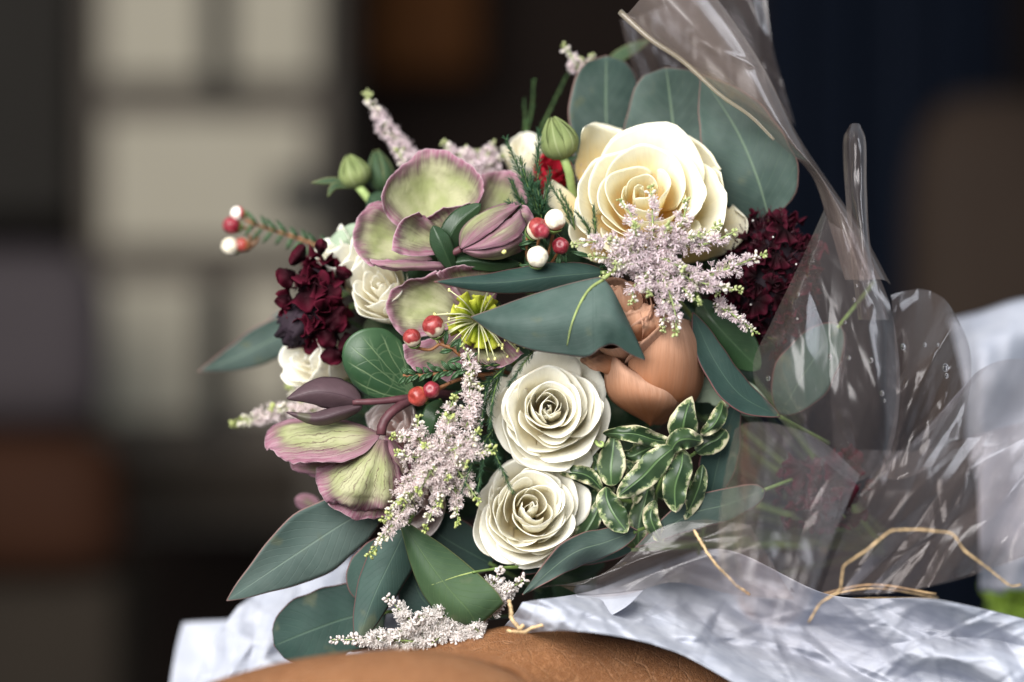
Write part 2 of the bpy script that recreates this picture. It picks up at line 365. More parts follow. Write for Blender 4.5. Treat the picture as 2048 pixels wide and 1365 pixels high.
def crom(pts, n):
    """Catmull-Rom through pts, n samples, spaced by chord length"""
    p = np.asarray(pts, float)
    if len(p) == 2: return p[0] + (p[1] - p[0]) * np.linspace(0, 1, n)[:, None]
    q = np.vstack([2 * p[0] - p[1], p, 2 * p[-1] - p[-2]])
    L = np.concatenate([[0], np.cumsum(np.maximum(np.linalg.norm(np.diff(p, axis=0), axis=1), 1e-6))])
    s = np.linspace(0, L[-1], n); i = np.clip(np.searchsorted(L, s, side='right') - 1, 0, len(p) - 2)
    t = ((s - L[i]) / (L[i + 1] - L[i]))[:, None]
    a, b, c, d = q[i], q[i + 1], q[i + 2], q[i + 3]
    return 0.5 * (2 * b + (c - a) * t + (2 * a - 5 * b + 4 * c - d) * t ** 2 + (3 * b - a - 3 * c + d) * t ** 3)
def crom_u(p, n):
    """Catmull-Rom across a stack of curves (k, m, 3) -> (n, m, 3), uniform parameter"""
    k = len(p)
    if k == 2: return p[0] + (p[1] - p[0]) * np.linspace(0, 1, n)[:, None, None]
    q = np.concatenate([[2 * p[0] - p[1]], p, [2 * p[-1] - p[-2]]])
    s = np.linspace(0, k - 1, n); i = np.clip(s.astype(int), 0, k - 2); t = (s - i)[:, None, None]
    a, b, c, d = q[i], q[i + 1], q[i + 2], q[i + 3]
    return 0.5 * (2 * b + (c - a) * t + (2 * a - 5 * b + 4 * c - d) * t ** 2 + (3 * b - a - 3 * c + d) * t ** 3)
def grid_faces(nv, nu):
    i = np.arange(nv - 1)[:, None] * nu + np.arange(nu - 1)[None, :]
    return np.stack([i, i + 1, i + nu + 1, i + nu], -1).reshape(-1, 4)
def edge_dist(W, base=False):
    """distance in mm from every grid vertex to the free rim"""
    rim = [W[:, 0], W[:, -1], W[-1]] + ([W[0]] if base else [])
    rim = np.concatenate(rim)
    f = W.reshape(-1, 3)
    return np.sqrt(((f[:, None] - rim[None]) ** 2).sum(-1)).min(1) * 1000
def grid_obj(name, W, mat, parent, solid=0.0005, base=False, **kw):
    nv, nu = W.shape[:2]
    vv, uu = np.meshgrid(np.linspace(0, 1, nv), np.linspace(0, 1, nu), indexing='ij')
    return mk(name, W.reshape(-1, 3), grid_faces(nv, nu), mat, parent, uv=np.stack([uu, vv], -1).reshape(-1, 2),
              edge=edge_dist(W, base), solid=solid, **kw)
def toW(G): 
    y = G[..., 2] * 0.01; k = (DIST + y) / DIST
    return np.stack([(G[..., 0] - 1024) * U * k, y, ZC + (682.5 - G[..., 1]) * U * k], -1)
def nz(W, scale, seed=0.0):
    f = W.reshape(-1, 3) * scale
    return np.array([noise.noise(Vector((a + seed, b - seed, c + 2 * seed))) for a, b, c in f]).reshape(W.shape[:-1])
_seed = [0.0]
def sheet(name, curves, mat, parent, nu=18, nv=22, solid=0.0005, wob=0.0, wscale=60, ruf=0.0, base=False, pre=None, **kw):
    """surface through several curves that each run from the base to the rim"""
    S = np.stack([crom(c, nv) for c in curves]); G = crom_u(S, nu).transpose(1, 0, 2)
    if pre is not None: G = pre(G)
    W = toW(G); _seed[0] += 3.7
    if wob: W[..., 1] += nz(W, wscale, _seed[0]) * wob
    if ruf:
        vv = np.linspace(0, 1, nv)[:, None]; uu = np.linspace(-1, 1, nu)[None]
        amt = np.maximum(vv ** 3, np.abs(uu) ** 3 * vv)
        r = nz(W, 150, _seed[0] + 9) + 0.5 * nz(W, 420, _seed[0] + 5)
        W[..., 1] += r * ruf * amt; W[..., 2] += np.roll(r, 3, 1) * ruf * 0.5 * amt
    _last["W"] = W
    return grid_obj(name, W, mat, parent, solid, base, **kw)
PROF = {"ovate": (0.55, 0.95), "round": (0.5, 0.5), "full": (0.42, 0.36), "lance": (0.8, 0.85), "tear": (0.5, 1.25), "obov": (0.9, 0.5), "ell": (0.65, 0.65)}
def leaf(name, mid, W, mat, parent, prof="ovate", dl=0.0, dr=0.0, wl=1.0, wr=1.0, fold=0.0, wave=0.0, wf=2.5, nu=15, nv=28, wob=0.0012, solid=0.0005, tw=0.0, **kw):
    """leaf along a midrib (px,py,depth cm) base -> tip; W half width in px; dl/dr depth (cm) of the two rims"""
    c = crom(mid, nv); a, b = PROF[prof]
    v = np.linspace(0, 1, nv); vm = a / (a + b)
    w = (np.maximum(v, 1e-4) ** a * np.maximum(1 - v, 1e-4) ** b) / (vm ** a * (1 - vm) ** b); w[0] = max(w[0], 0.03); w[-1] = 0.01
    w = w * (1 + 0.05 * np.sin(v * random.uniform(7, 11) + random.random() * 6) + 0.02 * np.sin(v * random.uniform(20, 34) + random.random() * 6))
    t = np.gradient(c[:, :2], axis=0); t /= np.linalg.norm(t, axis=1)[:, None] + 1e-9
    nrm = np.stack([-t[:, 1], t[:, 0]], 1)
    u = np.linspace(-1, 1, nu)
    side = np.where(u < 0, wl, wr)
    G = np.zeros((nv, nu, 3))
    G[..., :2] = c[:, None, :2] + nrm[:, None, :] * (u * side)[None, :, None] * (w * W)[:, None, None]
    dep = np.where(u < 0, dl, dr)[None] * np.abs(u)[None] ** 1.6 * w[:, None]
    dep = dep + fold * np.abs(u)[None] * w[:, None]
    ph = random.random() * 6.28
    dep = dep + wave * np.sin(wf * 6.28 * v[:, None] + ph + (u > 0)[None] * 1.7) * np.abs(u)[None] ** 2
    G[..., 2] = c[:, None, 2] + dep
    Wd = toW(G); _seed[0] += 2.3
    if wob: Wd[..., 1] += nz(Wd, 45, _seed[0]) * wob
    return grid_obj(name, Wd, mat, parent, solid, **kw)

def frames(p):
    t = np.gradient(p, axis=0); t /= np.linalg.norm(t, axis=1)[:, None] + 1e-12
    up = np.array([0, 1, 0.2]); n = np.cross(t, up); n /= np.linalg.norm(n, axis=1)[:, None] + 1e-9
    return t, n, np.cross(t, n)
def tube_geo(path, r0, r1, sides=7):
    """path in world space"""
    t, n, b = frames(path); k = len(path)
    r = np.linspace(r0, r1, k) if np.isscalar(r0) else np.asarray(r0)
    a = np.linspace(0, 2 * np.pi, sides, endpoint=False)
    V = path[:, None] + (n[:, None] * np.cos(a)[None, :, None] + b[:, None] * np.sin(a)[None, :, None]) * r[:, None, None]
    i = np.arange(k - 1)[:, None] * sides + np.arange(sides)[None]; j = np.arange(k - 1)[:, None] * sides + (np.arange(sides)[None] + 1) % sides
    F = np.stack([i, j, j + sides, i + sides], -1).reshape(-1, 4).tolist()
    F.append(list(range(sides))[::-1]); F.append(list(range((k - 1) * sides, k * sides)))
    return V.reshape(-1, 3), F
def tube(name, pts, r0, r1, mat, parent, n=14, sides=8, **kw):
    """pts in photo space with depth, radii in px"""
    V, F = tube_geo(toW(crom(pts, n)), r0 * U, r1 * U, sides)
    return mk(name, V, F, mat, parent, **kw)
class Acc:
    """collects many tiny pieces into one mesh"""
    def __init__(s): s.v, s.f, s.c, s.n = [], [], [], 0
    def add(s, V, F, c=None):
        V = np.asarray(V); s.v.append(V); n = s.n
        s.f += [[i + n for i in f] for f in (F.tolist() if isinstance(F, np.ndarray) else F)]
        if c is not None: s.c.append(np.tile(np.asarray(c, float), (len(V), 1)) if np.ndim(c) == 1 else c)
        s.n += len(V)
    def obj(s, name, mat, parent, **kw):
        return mk(name, np.concatenate(s.v), s.f, mat, parent, tint=np.concatenate(s.c) if s.c else None, **kw)
def basis(z, roll=0.0):
    z = np.asarray(z, float); z = z / np.linalg.norm(z)
    x = np.cross((0, 0, 1) if abs(z[2]) < 0.9 else (0, 1, 0), z); x /= np.linalg.norm(x); y = np.cross(z, x)
    c, s_ = math.cos(roll), math.sin(roll)
    return np.stack([x * c + y * s_, -x * s_ + y * c, z])      # rows: local axes in world
BIND = (1760, 1090, 9)                                          # where all stems are tied
def stem_to_tie(root, start, mat="stem_green", r=6):
    s = np.array(start, float); e = np.array(BIND, float) + np.random.randn(3) * (14, 14, 1.2)
    m = (s + e) / 2 + np.array((-60, 30, 5.0))
    return tube("stem", [s, m, e], r, r, "stem_dark", root, n=16, sides=7)

_last = {}
def drape(name, pts, r0, r1, mat, parent, lift=0.0004, n=24, src=None):
    """a vein laid on the last surface built by sheet()"""
    W = src if src is not None else _last["W"]; f = W.reshape(-1, 3)
    p = toW(crom([(a, b, 0) for a, b in pts], n)); q = []
    for v in p:
        for _ in range(3):
            k = f[np.argsort(((f[:, 0] - v[0]) ** 2 + (f[:, 2] - v[2]) ** 2))[:4], 1].mean()
            s_ = (DIST + k) / (DIST + v[1]); v = np.array((v[0] * s_, k, ZC + (v[2] - ZC) * s_))
        q.append(v - (0, lift, 0))
    V, F = tube_geo(np.array(q), r0 * U, r1 * U, 7)
    return mk(name, V, F, mat, parent)

# ------------------------------------------------------------------ the setting and what shows far behind
def panel(name, x0, y0, x1, y1, d0, d1, mat, parent, bev=0.01, origin=None):
    """box seen as x0..x1, y0..y1 in the photo, from depth d0 (front) to d1, with a bevel"""
    a, b = P(x0, y1, d0), P(x1, y0, d0); yy = d1 * 0.01
    v = [(x, y, z) for y in (a[1], yy) for z in (a[2], b[2]) for x in (a[0], b[0])]
    f = [[0, 1, 3, 2], [4, 6, 7, 5], [0, 4, 5, 1], [2, 3, 7, 6], [0, 2, 6, 4], [1, 5, 7, 3]]
    o = mk(name, v, f, mat, parent, smooth=False, origin=origin)
    m = o.modifiers.new("Bevel", 'BEVEL'); m.width = bev; m.segments = 3
    return o
w = panel("wall", -1500, -1200, 3600, 2600, 330, 345, "wall_dark", None); w["kind"] = "structure"

cup = thing("cupboard", "out of focus cream panelled cupboard with dark rails far behind the bouquet", "cupboard", P(415, 1050, 255))
panel("carcass", 168, -300, 668, 1060, 256, 300, "rail_paint", cup)
for (x0, y0, x1, y1) in ((205, -300, 408, 158), (462, -300, 632, 158), (208, 232, 620, 492), (212, 562, 398, 838), (470, 562, 600, 820), (214, 915, 610, 1040)):
    panel("door_panel", x0, y0, x1, y1, 252, 255.5, "cream_paint" if y0 < 850 else "umber_panel", cup)
panel("strap_hinge", 420, -300, 456, 215, 251, 255.5, "black_metal", cup); panel("strap_hinge", 412, 570, 462, 880, 251, 255.5, "black_metal", cup)
panel("latch", 545, 350, 650, 430, 248.5, 252, "black_metal", cup)

o = panel("side_panel", -300, -300, 150, 430, 290, 300, "grey_cloth", None); tag(o, "dark grey panel blurred at the upper left", "panel")
def lump(name, cx, cy, d, ax, ay, ad, mat, parent=None, e=2.6, n=28, rot=0.0, origin=None):
    """soft super-ellipsoid: half sizes ax, ay in px, ad in cm"""
    th = np.linspace(-np.pi / 2, np.pi / 2, n)[:, None]; ph = np.linspace(0, 2 * np.pi, 2 * n)[None]
    pw = lambda x: np.sign(x) * np.abs(x) ** (2 / e)
    X = pw(np.cos(th)) * pw(np.cos(ph)); Y = pw(np.sin(th)) * np.ones_like(ph); Z = pw(np.cos(th)) * pw(np.sin(ph))
    c, s_ = math.cos(rot), math.sin(rot)
    G = np.stack([cx + ax * (X * c - Y * s_), cy + ay * (Y * c + X * s_), d + ad * Z], -1)
    W = toW(G)
    return mk(name, W.reshape(-1, 3), grid_faces(n, 2 * n), mat, parent, origin=origin)
ch = thing("armchair", "blurred mauve and rust coloured armchair at the far left edge", "armchair", P(60, 1300, 200))
lump("backrest", 20, 680, 205, 200, 185, 14, "mauve_cloth", ch, e=4); lump("seat", 30, 1010, 195, 225, 150, 16, "rust_leather", ch, e=4)
panel("base", -200, 1150, 235, 1500, 188, 215, "umber_panel", ch, 0.02)
o = panel("picture_panel", 735, -300, 958, 148, 300, 304, "amber_wood", None, 0.02); tag(o, "amber brown board glowing dimly above the bouquet, out of focus", "board")
cu = thing("curtain", "deep navy hanging cloth blurred at the upper right", "curtain", P(1760, 1300, 240))
x = np.linspace(1510, 2010, 60); yv = np.linspace(-400, 1400, 12)
G = np.zeros((12, 60, 3)); G[..., 0] = x[None]; G[..., 1] = yv[:, None]; G[..., 2] = 240 + 3.5 * np.sin(x[None] * 0.055) + 1.2 * np.sin(x[None] * 0.13 + 1)
grid_obj("cloth", toW(G), "navy_cloth", cu, solid=0.004)
o = lump("chair_back", 1985, 560, 180, 175, 370, 9, "brown_cloth", None, e=3.2); tag(o, "blurred brown upholstered chair back at the right edge", "chair")

# leather seat under the bouquet
seat = thing("leather_seat", "tan brown leather seat with a rounded pad and roll under the bouquet", "seat", P(1000, 1500, -6))
def pad(name, cx, top, d, a, b, ad, tilt=0.0, ar=None):
    n = 60
    th = np.linspace(0.02, np.pi * 0.62, n)[:, None]; ph = np.linspace(0, 2 * np.pi, 2 * n)[None]
    X = np.sin(th) * np.cos(ph); Z = np.sin(th) * np.sin(ph); Y = 1 - np.cos(th) * np.ones_like(ph)
    G = np.stack([cx + np.where(X > 0, ar or a, a) * X, top + b * Y + tilt * X * a, d + ad * Z], -1)
    W = toW(G); W[..., 2] += nz(W, 14, 3.1) * 0.0022 + nz(W, 45, 5.1) * 0.0006
    return mk(name, W.reshape(-1, 3), grid_faces(n, 2 * n), "leather", seat)
pad("pad", 1115, 1243, 0.5, 505, 330, 5.5)
pad("roll", 820, 1299, -10, 640, 300, 5, 0.0, 380)
tube("piping", [(905, 1306, -8.2), (975, 1320, -8.2), (1040, 1345, -8.4), (1085, 1400, -8.8)], 9, 10, "leather", seat, n=20, sides=10)

# ------------------------------------------------------------------ tissue paper and clear film
def crease(G, amp, scale, seed, aniso=(1, 1)):
    """crumple: ridged folds in photo space"""
    H = np.zeros(G.shape[:2])
    for o_, a_ in ((1, 1.0), (2.1, 0.5), (4.3, 0.22)):
        q = np.stack([G[..., 0] * scale * o_ * aniso[0], G[..., 1] * scale * o_ * aniso[1], np.zeros_like(H)], -1)
        f = q.reshape(-1, 3)
        H += a_ * (1 - 2.2 * np.abs(np.array([noise.noise(Vector((p[0] + seed, p[1] + seed * 1.7, seed))) for p in f]).reshape(H.shape)))
    G[..., 2] -= amp * H
    return G
def rot_crease(G, amp, scale, seed, ang, ratio):
    c, s_ = math.cos(ang), math.sin(ang); K = G.copy()
    K[..., 0] = G[..., 0] * c + G[..., 1] * s_; K[..., 1] = -G[..., 0] * s_ + G[..., 1] * c
    z0 = K[..., 2].copy(); K = crease(K, amp, scale, seed, (1 / ratio, 1)); G[..., 2] += K[..., 2] - z0
    return G
def folds(G, n, ang, spread, seed, w=(15, 70), ln=(150, 500), slope=(0.15, 0.45), soft=0.12):
    """paper folds: straight creases with flat flanks, each fading out along its length"""
    rs = np.random.RandomState(seed); X, Y = G[..., 0], G[..., 1]; H = np.zeros(X.shape)
    x0, x1, y0, y1 = X.min(), X.max(), Y.min(), Y.max()
    for k in range(n):
        cx, cy_ = rs.uniform(x0, x1), rs.uniform(y0, y1); a = ang + rs.randn() * spread; ww = rs.uniform(*w); L = rs.uniform(*ln)
        dx, dy = X - cx, Y - cy_; s_ = dx * math.cos(a) + dy * math.sin(a); d_ = -dx * math.sin(a) + dy * math.cos(a)
        d_ = d_ + 0.0006 * rs.randn() * s_ ** 2
        up, dn = ww, ww * rs.uniform(0.3, 1.6)                      # the two flanks differ
        q = np.sqrt(d_ ** 2 + (soft * ww) ** 2) - soft * ww
        t = np.clip(1 - q / np.where(d_ > 0, up, dn), 0, 1) * np.clip(1 - (s_ / L) ** 2, 0, 1) ** 1.5
        H += rs.choice((-1, 1), p=(0.35, 0.65)) * t * ww * U * 100 * rs.uniform(*slope)
    G[..., 2] -= H
    return G
tp = thing("tissue_paper", "crumpled white tissue paper spread under and behind the bouquet", "tissue paper", P(1000, 1330, 3))
tp_kw = dict(nu=90, nv=60, solid=0.00015)
sheet("paper_sheet", [[(335, 1400, 13), (352, 1300, 14), (366, 1246, 15)], [(400, 1400, 13), (402, 1300, 14), (404, 1243, 15)], [(470, 1400, 12), (480, 1300, 13), (520, 1238, 14)]], "tissue", tp, nu=20, nv=20, solid=0.0002)
sheet("paper_sheet", [[(380, 1400, 6), (405, 1330, 7.5), (440, 1262, 8.5), (475, 1215, 9)], [(470, 1400, 4.5), (500, 1320, 6), (530, 1230, 8), (560, 1152, 9)], [(600, 1400, 4), (610, 1320, 5.5), (625, 1220, 7), (640, 1112, 8)],
      [(700, 1400, 4), (700, 1320, 5), (705, 1220, 6), (705, 1094, 7.5)], [(800, 1400, 4), (800, 1320, 5), (800, 1220, 6), (790, 1120, 7)]], "tissue", tp, pre=lambda G: folds(folds(folds(G, 70, -0.7, 0.9, 47, (6, 18), (40, 140), (0.3, 0.7), 0.05), 26, -0.9, 0.5, 41, (30, 110), (150, 400), (0.35, 0.8)), 50, 0.4, 1.2, 42, (10, 40), (50, 160), (0.25, 0.6)), **{**tp_kw, "nu": 150, "nv": 110})
sheet("paper_sheet", [[(985, 1276, 0.5), (1000, 1262, 0.6), (1030, 1228, 1.2), (1045, 1205, 1.8)], [(1150, 1262, -1.5), (1150, 1240, -1), (1165, 1210, 0), (1180, 1183, 1.5)], [(1340, 1300, -3), (1335, 1262, -2), (1320, 1205, -0.5), (1300, 1140, 1.5)],
      [(1540, 1400, -6), (1520, 1330, -3.6), (1490, 1230, -1), (1450, 1100, 2)], [(1720, 1430, -7), (1700, 1340, -4), (1680, 1260, -1), (1660, 1190, 1.5)], [(1920, 1450, -7), (1900, 1340, -4), (1890, 1270, -1), (1870, 1200, 2)], [(2130, 1460, -7), (2120, 1370, -4), (2110, 1300, -1), (2100, 1250, 2)]],
      "tissue", tp, nu=300, nv=140, solid=0.00015, pre=lambda G: folds(folds(folds(folds(G, 130, 0.5, 0.9, 57, (6, 18), (40, 180), (0.3, 0.8), 0.05), 16, 0.36, 0.10, 51, (50, 120), (400, 900), (0.8, 1.5)), 40, 0.36, 0.22, 52, (16, 50), (150, 450), (0.7, 1.5)), 70, 0.6, 1.0, 53, (10, 34), (40, 140), (0.2, 0.5)))
sheet("paper_sheet", [[(1150, 1190, 0), (1175, 1215, -1.4), (1202, 1240, -2.0)], [(1208, 1188, 0.4), (1207, 1210, -0.6), (1204, 1240, -2.1)], [(1290, 1178, 0), (1255, 1212, -1.8), (1206, 1240, -2.2)]], "tissue", tp, nu=24, nv=16, solid=0.00015, wob=0.001)
sheet("paper_sheet", [[(2010, 1190, 16), (1985, 1040, 18), (1935, 900, 20), (1930, 780, 21), (1900, 640, 23)], [(1960, 1180, 15), (1960, 900, 19), (1965, 622, 23)], [(2030, 1180, 15), (2030, 900, 19), (2035, 600, 23)], [(2130, 1180, 15), (2130, 900, 19), (2130, 590, 23)]], "tissue", tp, nu=60, nv=60, solid=0.0002, pre=lambda G: folds(G, 40, -0.9, 0.6, 61, (30, 140), (150, 500), (0.3, 0.7)))

fw = thing("cellophane_wrap", "clear crinkled cellophane wrap folded round the right side of the bouquet", "cellophane", P(1750, 1200, 2))
def film_sheet(curves, amp=0.25, scale=0.012, nu=80, nv=90, ang=1.2, ratio=3.5, fine=0.0, mat="film", dens=1.0):
    _seed[0] += 5.1; sd = _seed[0]
    def pre(G):
        G = folds(G, int(22 * dens), ang, 0.16, int(sd * 10), (18, 110), (180, 560), (0.5 * amp, 2.2 * amp), 0.03)
        return folds(G, int(18 * dens), ang, 0.45, int(sd * 10) + 1, (5, 22), (60, 240), (0.4 * amp, 1.9 * amp), 0.03)
    return sheet("film_sheet", curves, mat, fw, nu=nu, nv=nv, solid=0, pre=pre)
# big diagonal fold over the top right: a rolled band
film_sheet([[(1238, 18, 3), (1330, 95, 2.5), (1450, 196, 2), (1560, 290, 1.6), (1622, 350, 1.4), (1655, 440, 1.2), (1690, 560, 1.0)],
            [(1252, 30, 1.2), (1345, 105, 0.8), (1462, 200, 0.4), (1568, 285, 0.2), (1632, 350, 0.2), (1668, 440, 0.2), (1705, 560, 0.2)],
            [(1310, -30, -0.2), (1400, 62, -0.5), (1490, 165, -0.6), (1580, 280, -0.4), (1642, 355, -0.3), (1685, 440, -0.2), (1730, 560, -0.2)],
            [(1385, -60, 0.8), (1462, 40, 0.6), (1528, 140, 0.6), (1592, 270, 0.6), (1655, 365, 0.6), (1712, 450, 0.6), (1765, 560, 0.6)],
            [(1392, -40, 3), (1478, 70, 2.8), (1545, 180, 2.5), (1604, 285, 2.3), (1668, 380, 2.1), (1724, 462, 2.0), (1782, 570, 2.0)]], amp=0.22, ang=0.90, nu=90, nv=120, mat="film_fold", dens=0.8)
tube("rolled_edge", [(1240, 24, 1.2), (1300, 78, 0.7), (1365, 122, 0.5), (1440, 190, 0.2), (1500, 232, 0.1), (1548, 280, 0.1)], 6.5, 3, "film_rim", fw, n=40, sides=10)  # pale yellow tint carries the light caught along the rolled edge
# faint sheet behind the leaves
film_sheet([[(1240, 40, 7), (1270, 150, 7.5), (1330, 260, 8)], [(1310, 20, 8), (1380, 150, 8.5), (1440, 260, 9)], [(1440, -40, 8), (1500, 100, 8), (1560, 240, 8.5)], [(1530, -40, 7), (1545, 90, 7), (1590, 250, 7)]], amp=0.3)
# upright spike: a curled tongue
film_sheet([[(1716, 640, 1.5), (1700, 500, 1.4), (1690, 380, 1.5), (1686, 285, 1.6), (1700, 250, 1.8)], [(1728, 640, 0.2), (1712, 500, 0.0), (1704, 380, 0.2), (1698, 285, 0.6), (1704, 248, 1.6)],
            [(1748, 640, -0.2), (1730, 500, -0.4), (1722, 380, 0), (1718, 285, 0.3), (1712, 247, 1.5)], [(1770, 640, 0.8), (1742, 500, 0.6), (1734, 380, 0.8), (1732, 285, 1.0), (1720, 249, 1.7)], [(1778, 640, 2.2), (1738, 500, 1.8), (1728, 380, 1.8), (1727, 285, 1.8), (1718, 254, 1.9)]], amp=0.12, ang=1.45, nu=50, nv=90, dens=0.5)
# left bulging panel
film_sheet([[(1648, 420, 1.2), (1598, 530, 1.0), (1545, 640, 0.8), (1506, 730, 0.5), (1530, 805, 0.2), (1610, 890, -0.2), (1700, 965, -0.6)],
            [(1655, 440, 0.6), (1620, 540, -0.2), (1590, 640, -0.8), (1570, 730, -1.2), (1590, 805, -1.4), (1650, 890, -1.4), (1710, 965, -1.2)],
            [(1668, 450, 0.2), (1660, 540, -0.8), (1660, 640, -1.6), (1660, 730, -2), (1670, 805, -2.2), (1695, 890, -2), (1725, 960, -1.6)],
            [(1685, 460, 0), (1705, 540, -0.8), (1730, 640, -1.6), (1745, 730, -2.2), (1752, 805, -2.4), (1752, 890, -2), (1745, 950, -1.6)],
            [(1712, 470, 0.6), (1752, 540, 0.2), (1780, 610, 0.2), (1795, 690, 0), (1800, 780, -0.4), (1790, 870, -0.8), (1765, 940, -1.4)]], amp=0.20, ang=1.35, nu=120, nv=140, dens=0.7)
# right round flap
film_sheet([[(1782, 590, 2.0), (1790, 700, 1.0), (1790, 820, 0), (1760, 950, -1)], [(1812, 582, 2.6), (1840, 700, 1.0), (1840, 820, -0.4), (1790, 960, -1.6)], [(1850, 580, 3.0), (1890, 700, 1.6), (1890, 810, 0.2), (1830, 950, -1.2)], [(1888, 598, 3.2), (1926, 690, 2.4), (1925, 790, 1.4), (1880, 920, 0)], [(1915, 635, 3.6), (1940, 700, 3.2), (1940, 780, 2.4), (1915, 880, 1)]], amp=0.24, ang=1.9, nu=100, nv=110, dens=0.8)
# lower front pocket, near the camera
film_sheet([[(1470, 858, -3), (1448, 960, -5), (1438, 1060, -7), (1442, 1150, -8.5), (1490, 1232, -10)], [(1500, 845, -4), (1485, 960, -6.5), (1480, 1070, -9), (1490, 1170, -10.5), (1520, 1248, -11)], [(1560, 850, -3), (1550, 960, -6.5), (1545, 1070, -9.5), (1545, 1170, -11), (1556, 1254, -11.5)],
            [(1640, 880, -2), (1630, 970, -5.5), (1620, 1070, -9), (1605, 1160, -10.5), (1590, 1240, -11)], [(1720, 950, -1.5), (1690, 1020, -4.5), (1660, 1090, -7.5), (1640, 1150, -9), (1618, 1205, -10)]], amp=0.24, ang=1.6, nu=100, nv=120, dens=0.9)
# wide swath to the right
film_sheet([[(1640, 1190, -3), (1690, 1060, -4), (1740, 960, -3.5), (1830, 880, -2), (1930, 770, 0)], [(1720, 1188, -2), (1770, 1060, -3.6), (1820, 960, -3.4), (1890, 860, -1), (1960, 740, 2)], [(1830, 1178, -1), (1870, 1060, -2.6), (1910, 960, -2.4), (1960, 850, 0), (2010, 720, 4)], [(1950, 1145, 0), (1970, 1050, -1.2), (2000, 960, -1), (2040, 850, 1), (2080, 720, 5)], [(2100, 1095, 2), (2100, 1040, 1), (2110, 960, 1), (2130, 850, 3), (2150, 720, 6)]], amp=0.34, ang=-0.85, nu=150, nv=140, dens=0.8)
film_sheet([[(1580, 1185, 1), (1600, 1080, 2), (1640, 980, 3), (1720, 900, 4)], [(1740, 1190, 2), (1760, 1080, 2.5), (1800, 980, 3), (1850, 900, 5)], [(1900, 1165, 2.5), (1920, 1060, 3), (1950, 960, 4), (1990, 860, 6)], [(2090, 1100, 4), (2090, 1020, 4), (2100, 930, 5), (2110, 830, 8)]], amp=0.34, ang=-1.1, nu=130, nv=120, dens=0.8)
# thin film over the tissue at the lower centre
film_sheet([[(1050, 1182, 0.4), (1110, 1170, 0.4), (1165, 1195, 0)], [(1200, 1150, -0.4), (1220, 1165, -1.0), (1250, 1190, -1.4)], [(1310, 1062, 0), (1330, 1110, -1.6), (1350, 1165, -2.6)], [(1400, 1040, -0.2), (1430, 1110, -2), (1470, 1190, -3.6)], [(1500, 1050, -1), (1540, 1120, -3), (1590, 1200, -4.6)]], amp=0.18, ang=-0.35, nu=110, nv=70, dens=0.6)
for (x_, y_, d_, r_) in ((1891, 736, 0.2, 9), (1893, 752, 0.2, 6), (1806, 694, -0.4, 7), (1698, 716, -2.0, 5), (1742, 721, -2.2, 6), (1764, 787, -2.4, 6), (1769, 802, -2.4, 4), (1713, 572, -0.6, 4), (1536, 757, 0.0, 6), (1596, 589, -0.3, 5), (1690, 645, -1.6, 4), (1850, 690, 0.6, 5), (1876, 690, 0.8, 4), (1708, 600, -1.0, 5), (1660, 714, -2.0, 6)):
    lump("water_drop", x_, y_, d_ - 0.1, r_ * 0.8, r_, 0.12, "droplet", fw, e=2, n=7)

for k, (pts, r0, lab) in enumerate((
    ([(1388, 1060, -3.2), (1408, 1098, -3.6), (1428, 1128, -3.8), (1470, 1172, -3.6), (1500, 1190, -3.4)], 2.6, "short tan raffia strand slanting over the film by the green leaf"),
    ([(1617, 1246, -5.2), (1640, 1206, -5.4), (1682, 1182, -5.6), (1688, 1130, -6), (1738, 1098, -6.4), (1788, 1057, -6.6), (1850, 1056, -6.4), (1908, 1064, -6.2), (1930, 1100, -6), (1980, 1138, -5.6), (2022, 1174, -5.2), (2042, 1170, -5)], 1.9, "long arched raffia strand over the film at the lower right"),
    ([(1018, 1200, -2.8), (1024, 1240, -3), (1040, 1262, -3.2), (1048, 1250, -3.2)], 4, "hooked raffia wisp above the leather beside the white sprays"),
    ([(1014, 1262, -3), (1052, 1268, -3.8), (1085, 1252, -3.8), (1104, 1242, -3.6)], 3, "thin curved raffia thread lying on the leather pad"))):
    pp = np.array(pts, float); L_ = np.concatenate([[0], np.cumsum(np.linalg.norm(np.diff(pp[:, :2], axis=0), axis=1))]); sL = np.linspace(0, L_[-1], 60)
    q = np.stack([np.interp(sL, L_, pp[:, j]) for j in range(3)], 1); q[1:-1] = 0.2 * q[:-2] + 0.6 * q[1:-1] + 0.2 * q[2:]
    q[:, :2] += np.cumsum(np.random.randn(60, 2) * 0.45, 0) * np.sin(np.linspace(0, np.pi, 60))[:, None]
    Wq = toW(q); Vq, Fq = tube_geo(Wq, r0 * U * (0.7 + 0.6 * np.random.rand(60)), 0, 6); Vq = Wq.repeat(6, 0) + (Vq - Wq.repeat(6, 0)) * (1, 0.5, 1)
    o = mk("raffia_strand", Vq, Fq, "raffia", None); tag(o, lab, "raffia", "raffia strands")
tie = thing("raffia_tie", "bundle of tan raffia tied round the stems inside the wrap", "raffia tie", P(1760, 1185, 6))
for k in range(3):
    y0 = 1176 + k * 6 + random.uniform(-4, 4)
    tube("strand", [(1640 + random.uniform(-40, 60), y0 + 22, 2 + random.random() * 2), (1740, y0 + random.uniform(-6, 14), 2.5 + random.random() * 2), (1880 + random.uniform(-30, 30), y0 + 14, 3 + random.random() * 3)], 2.6, 2.0, "raffia", tie, n=16, sides=6)
bl = thing("lime_flower", "blurred lime green flower head at the lower right edge", "flower", P(2020, 1240, 24))
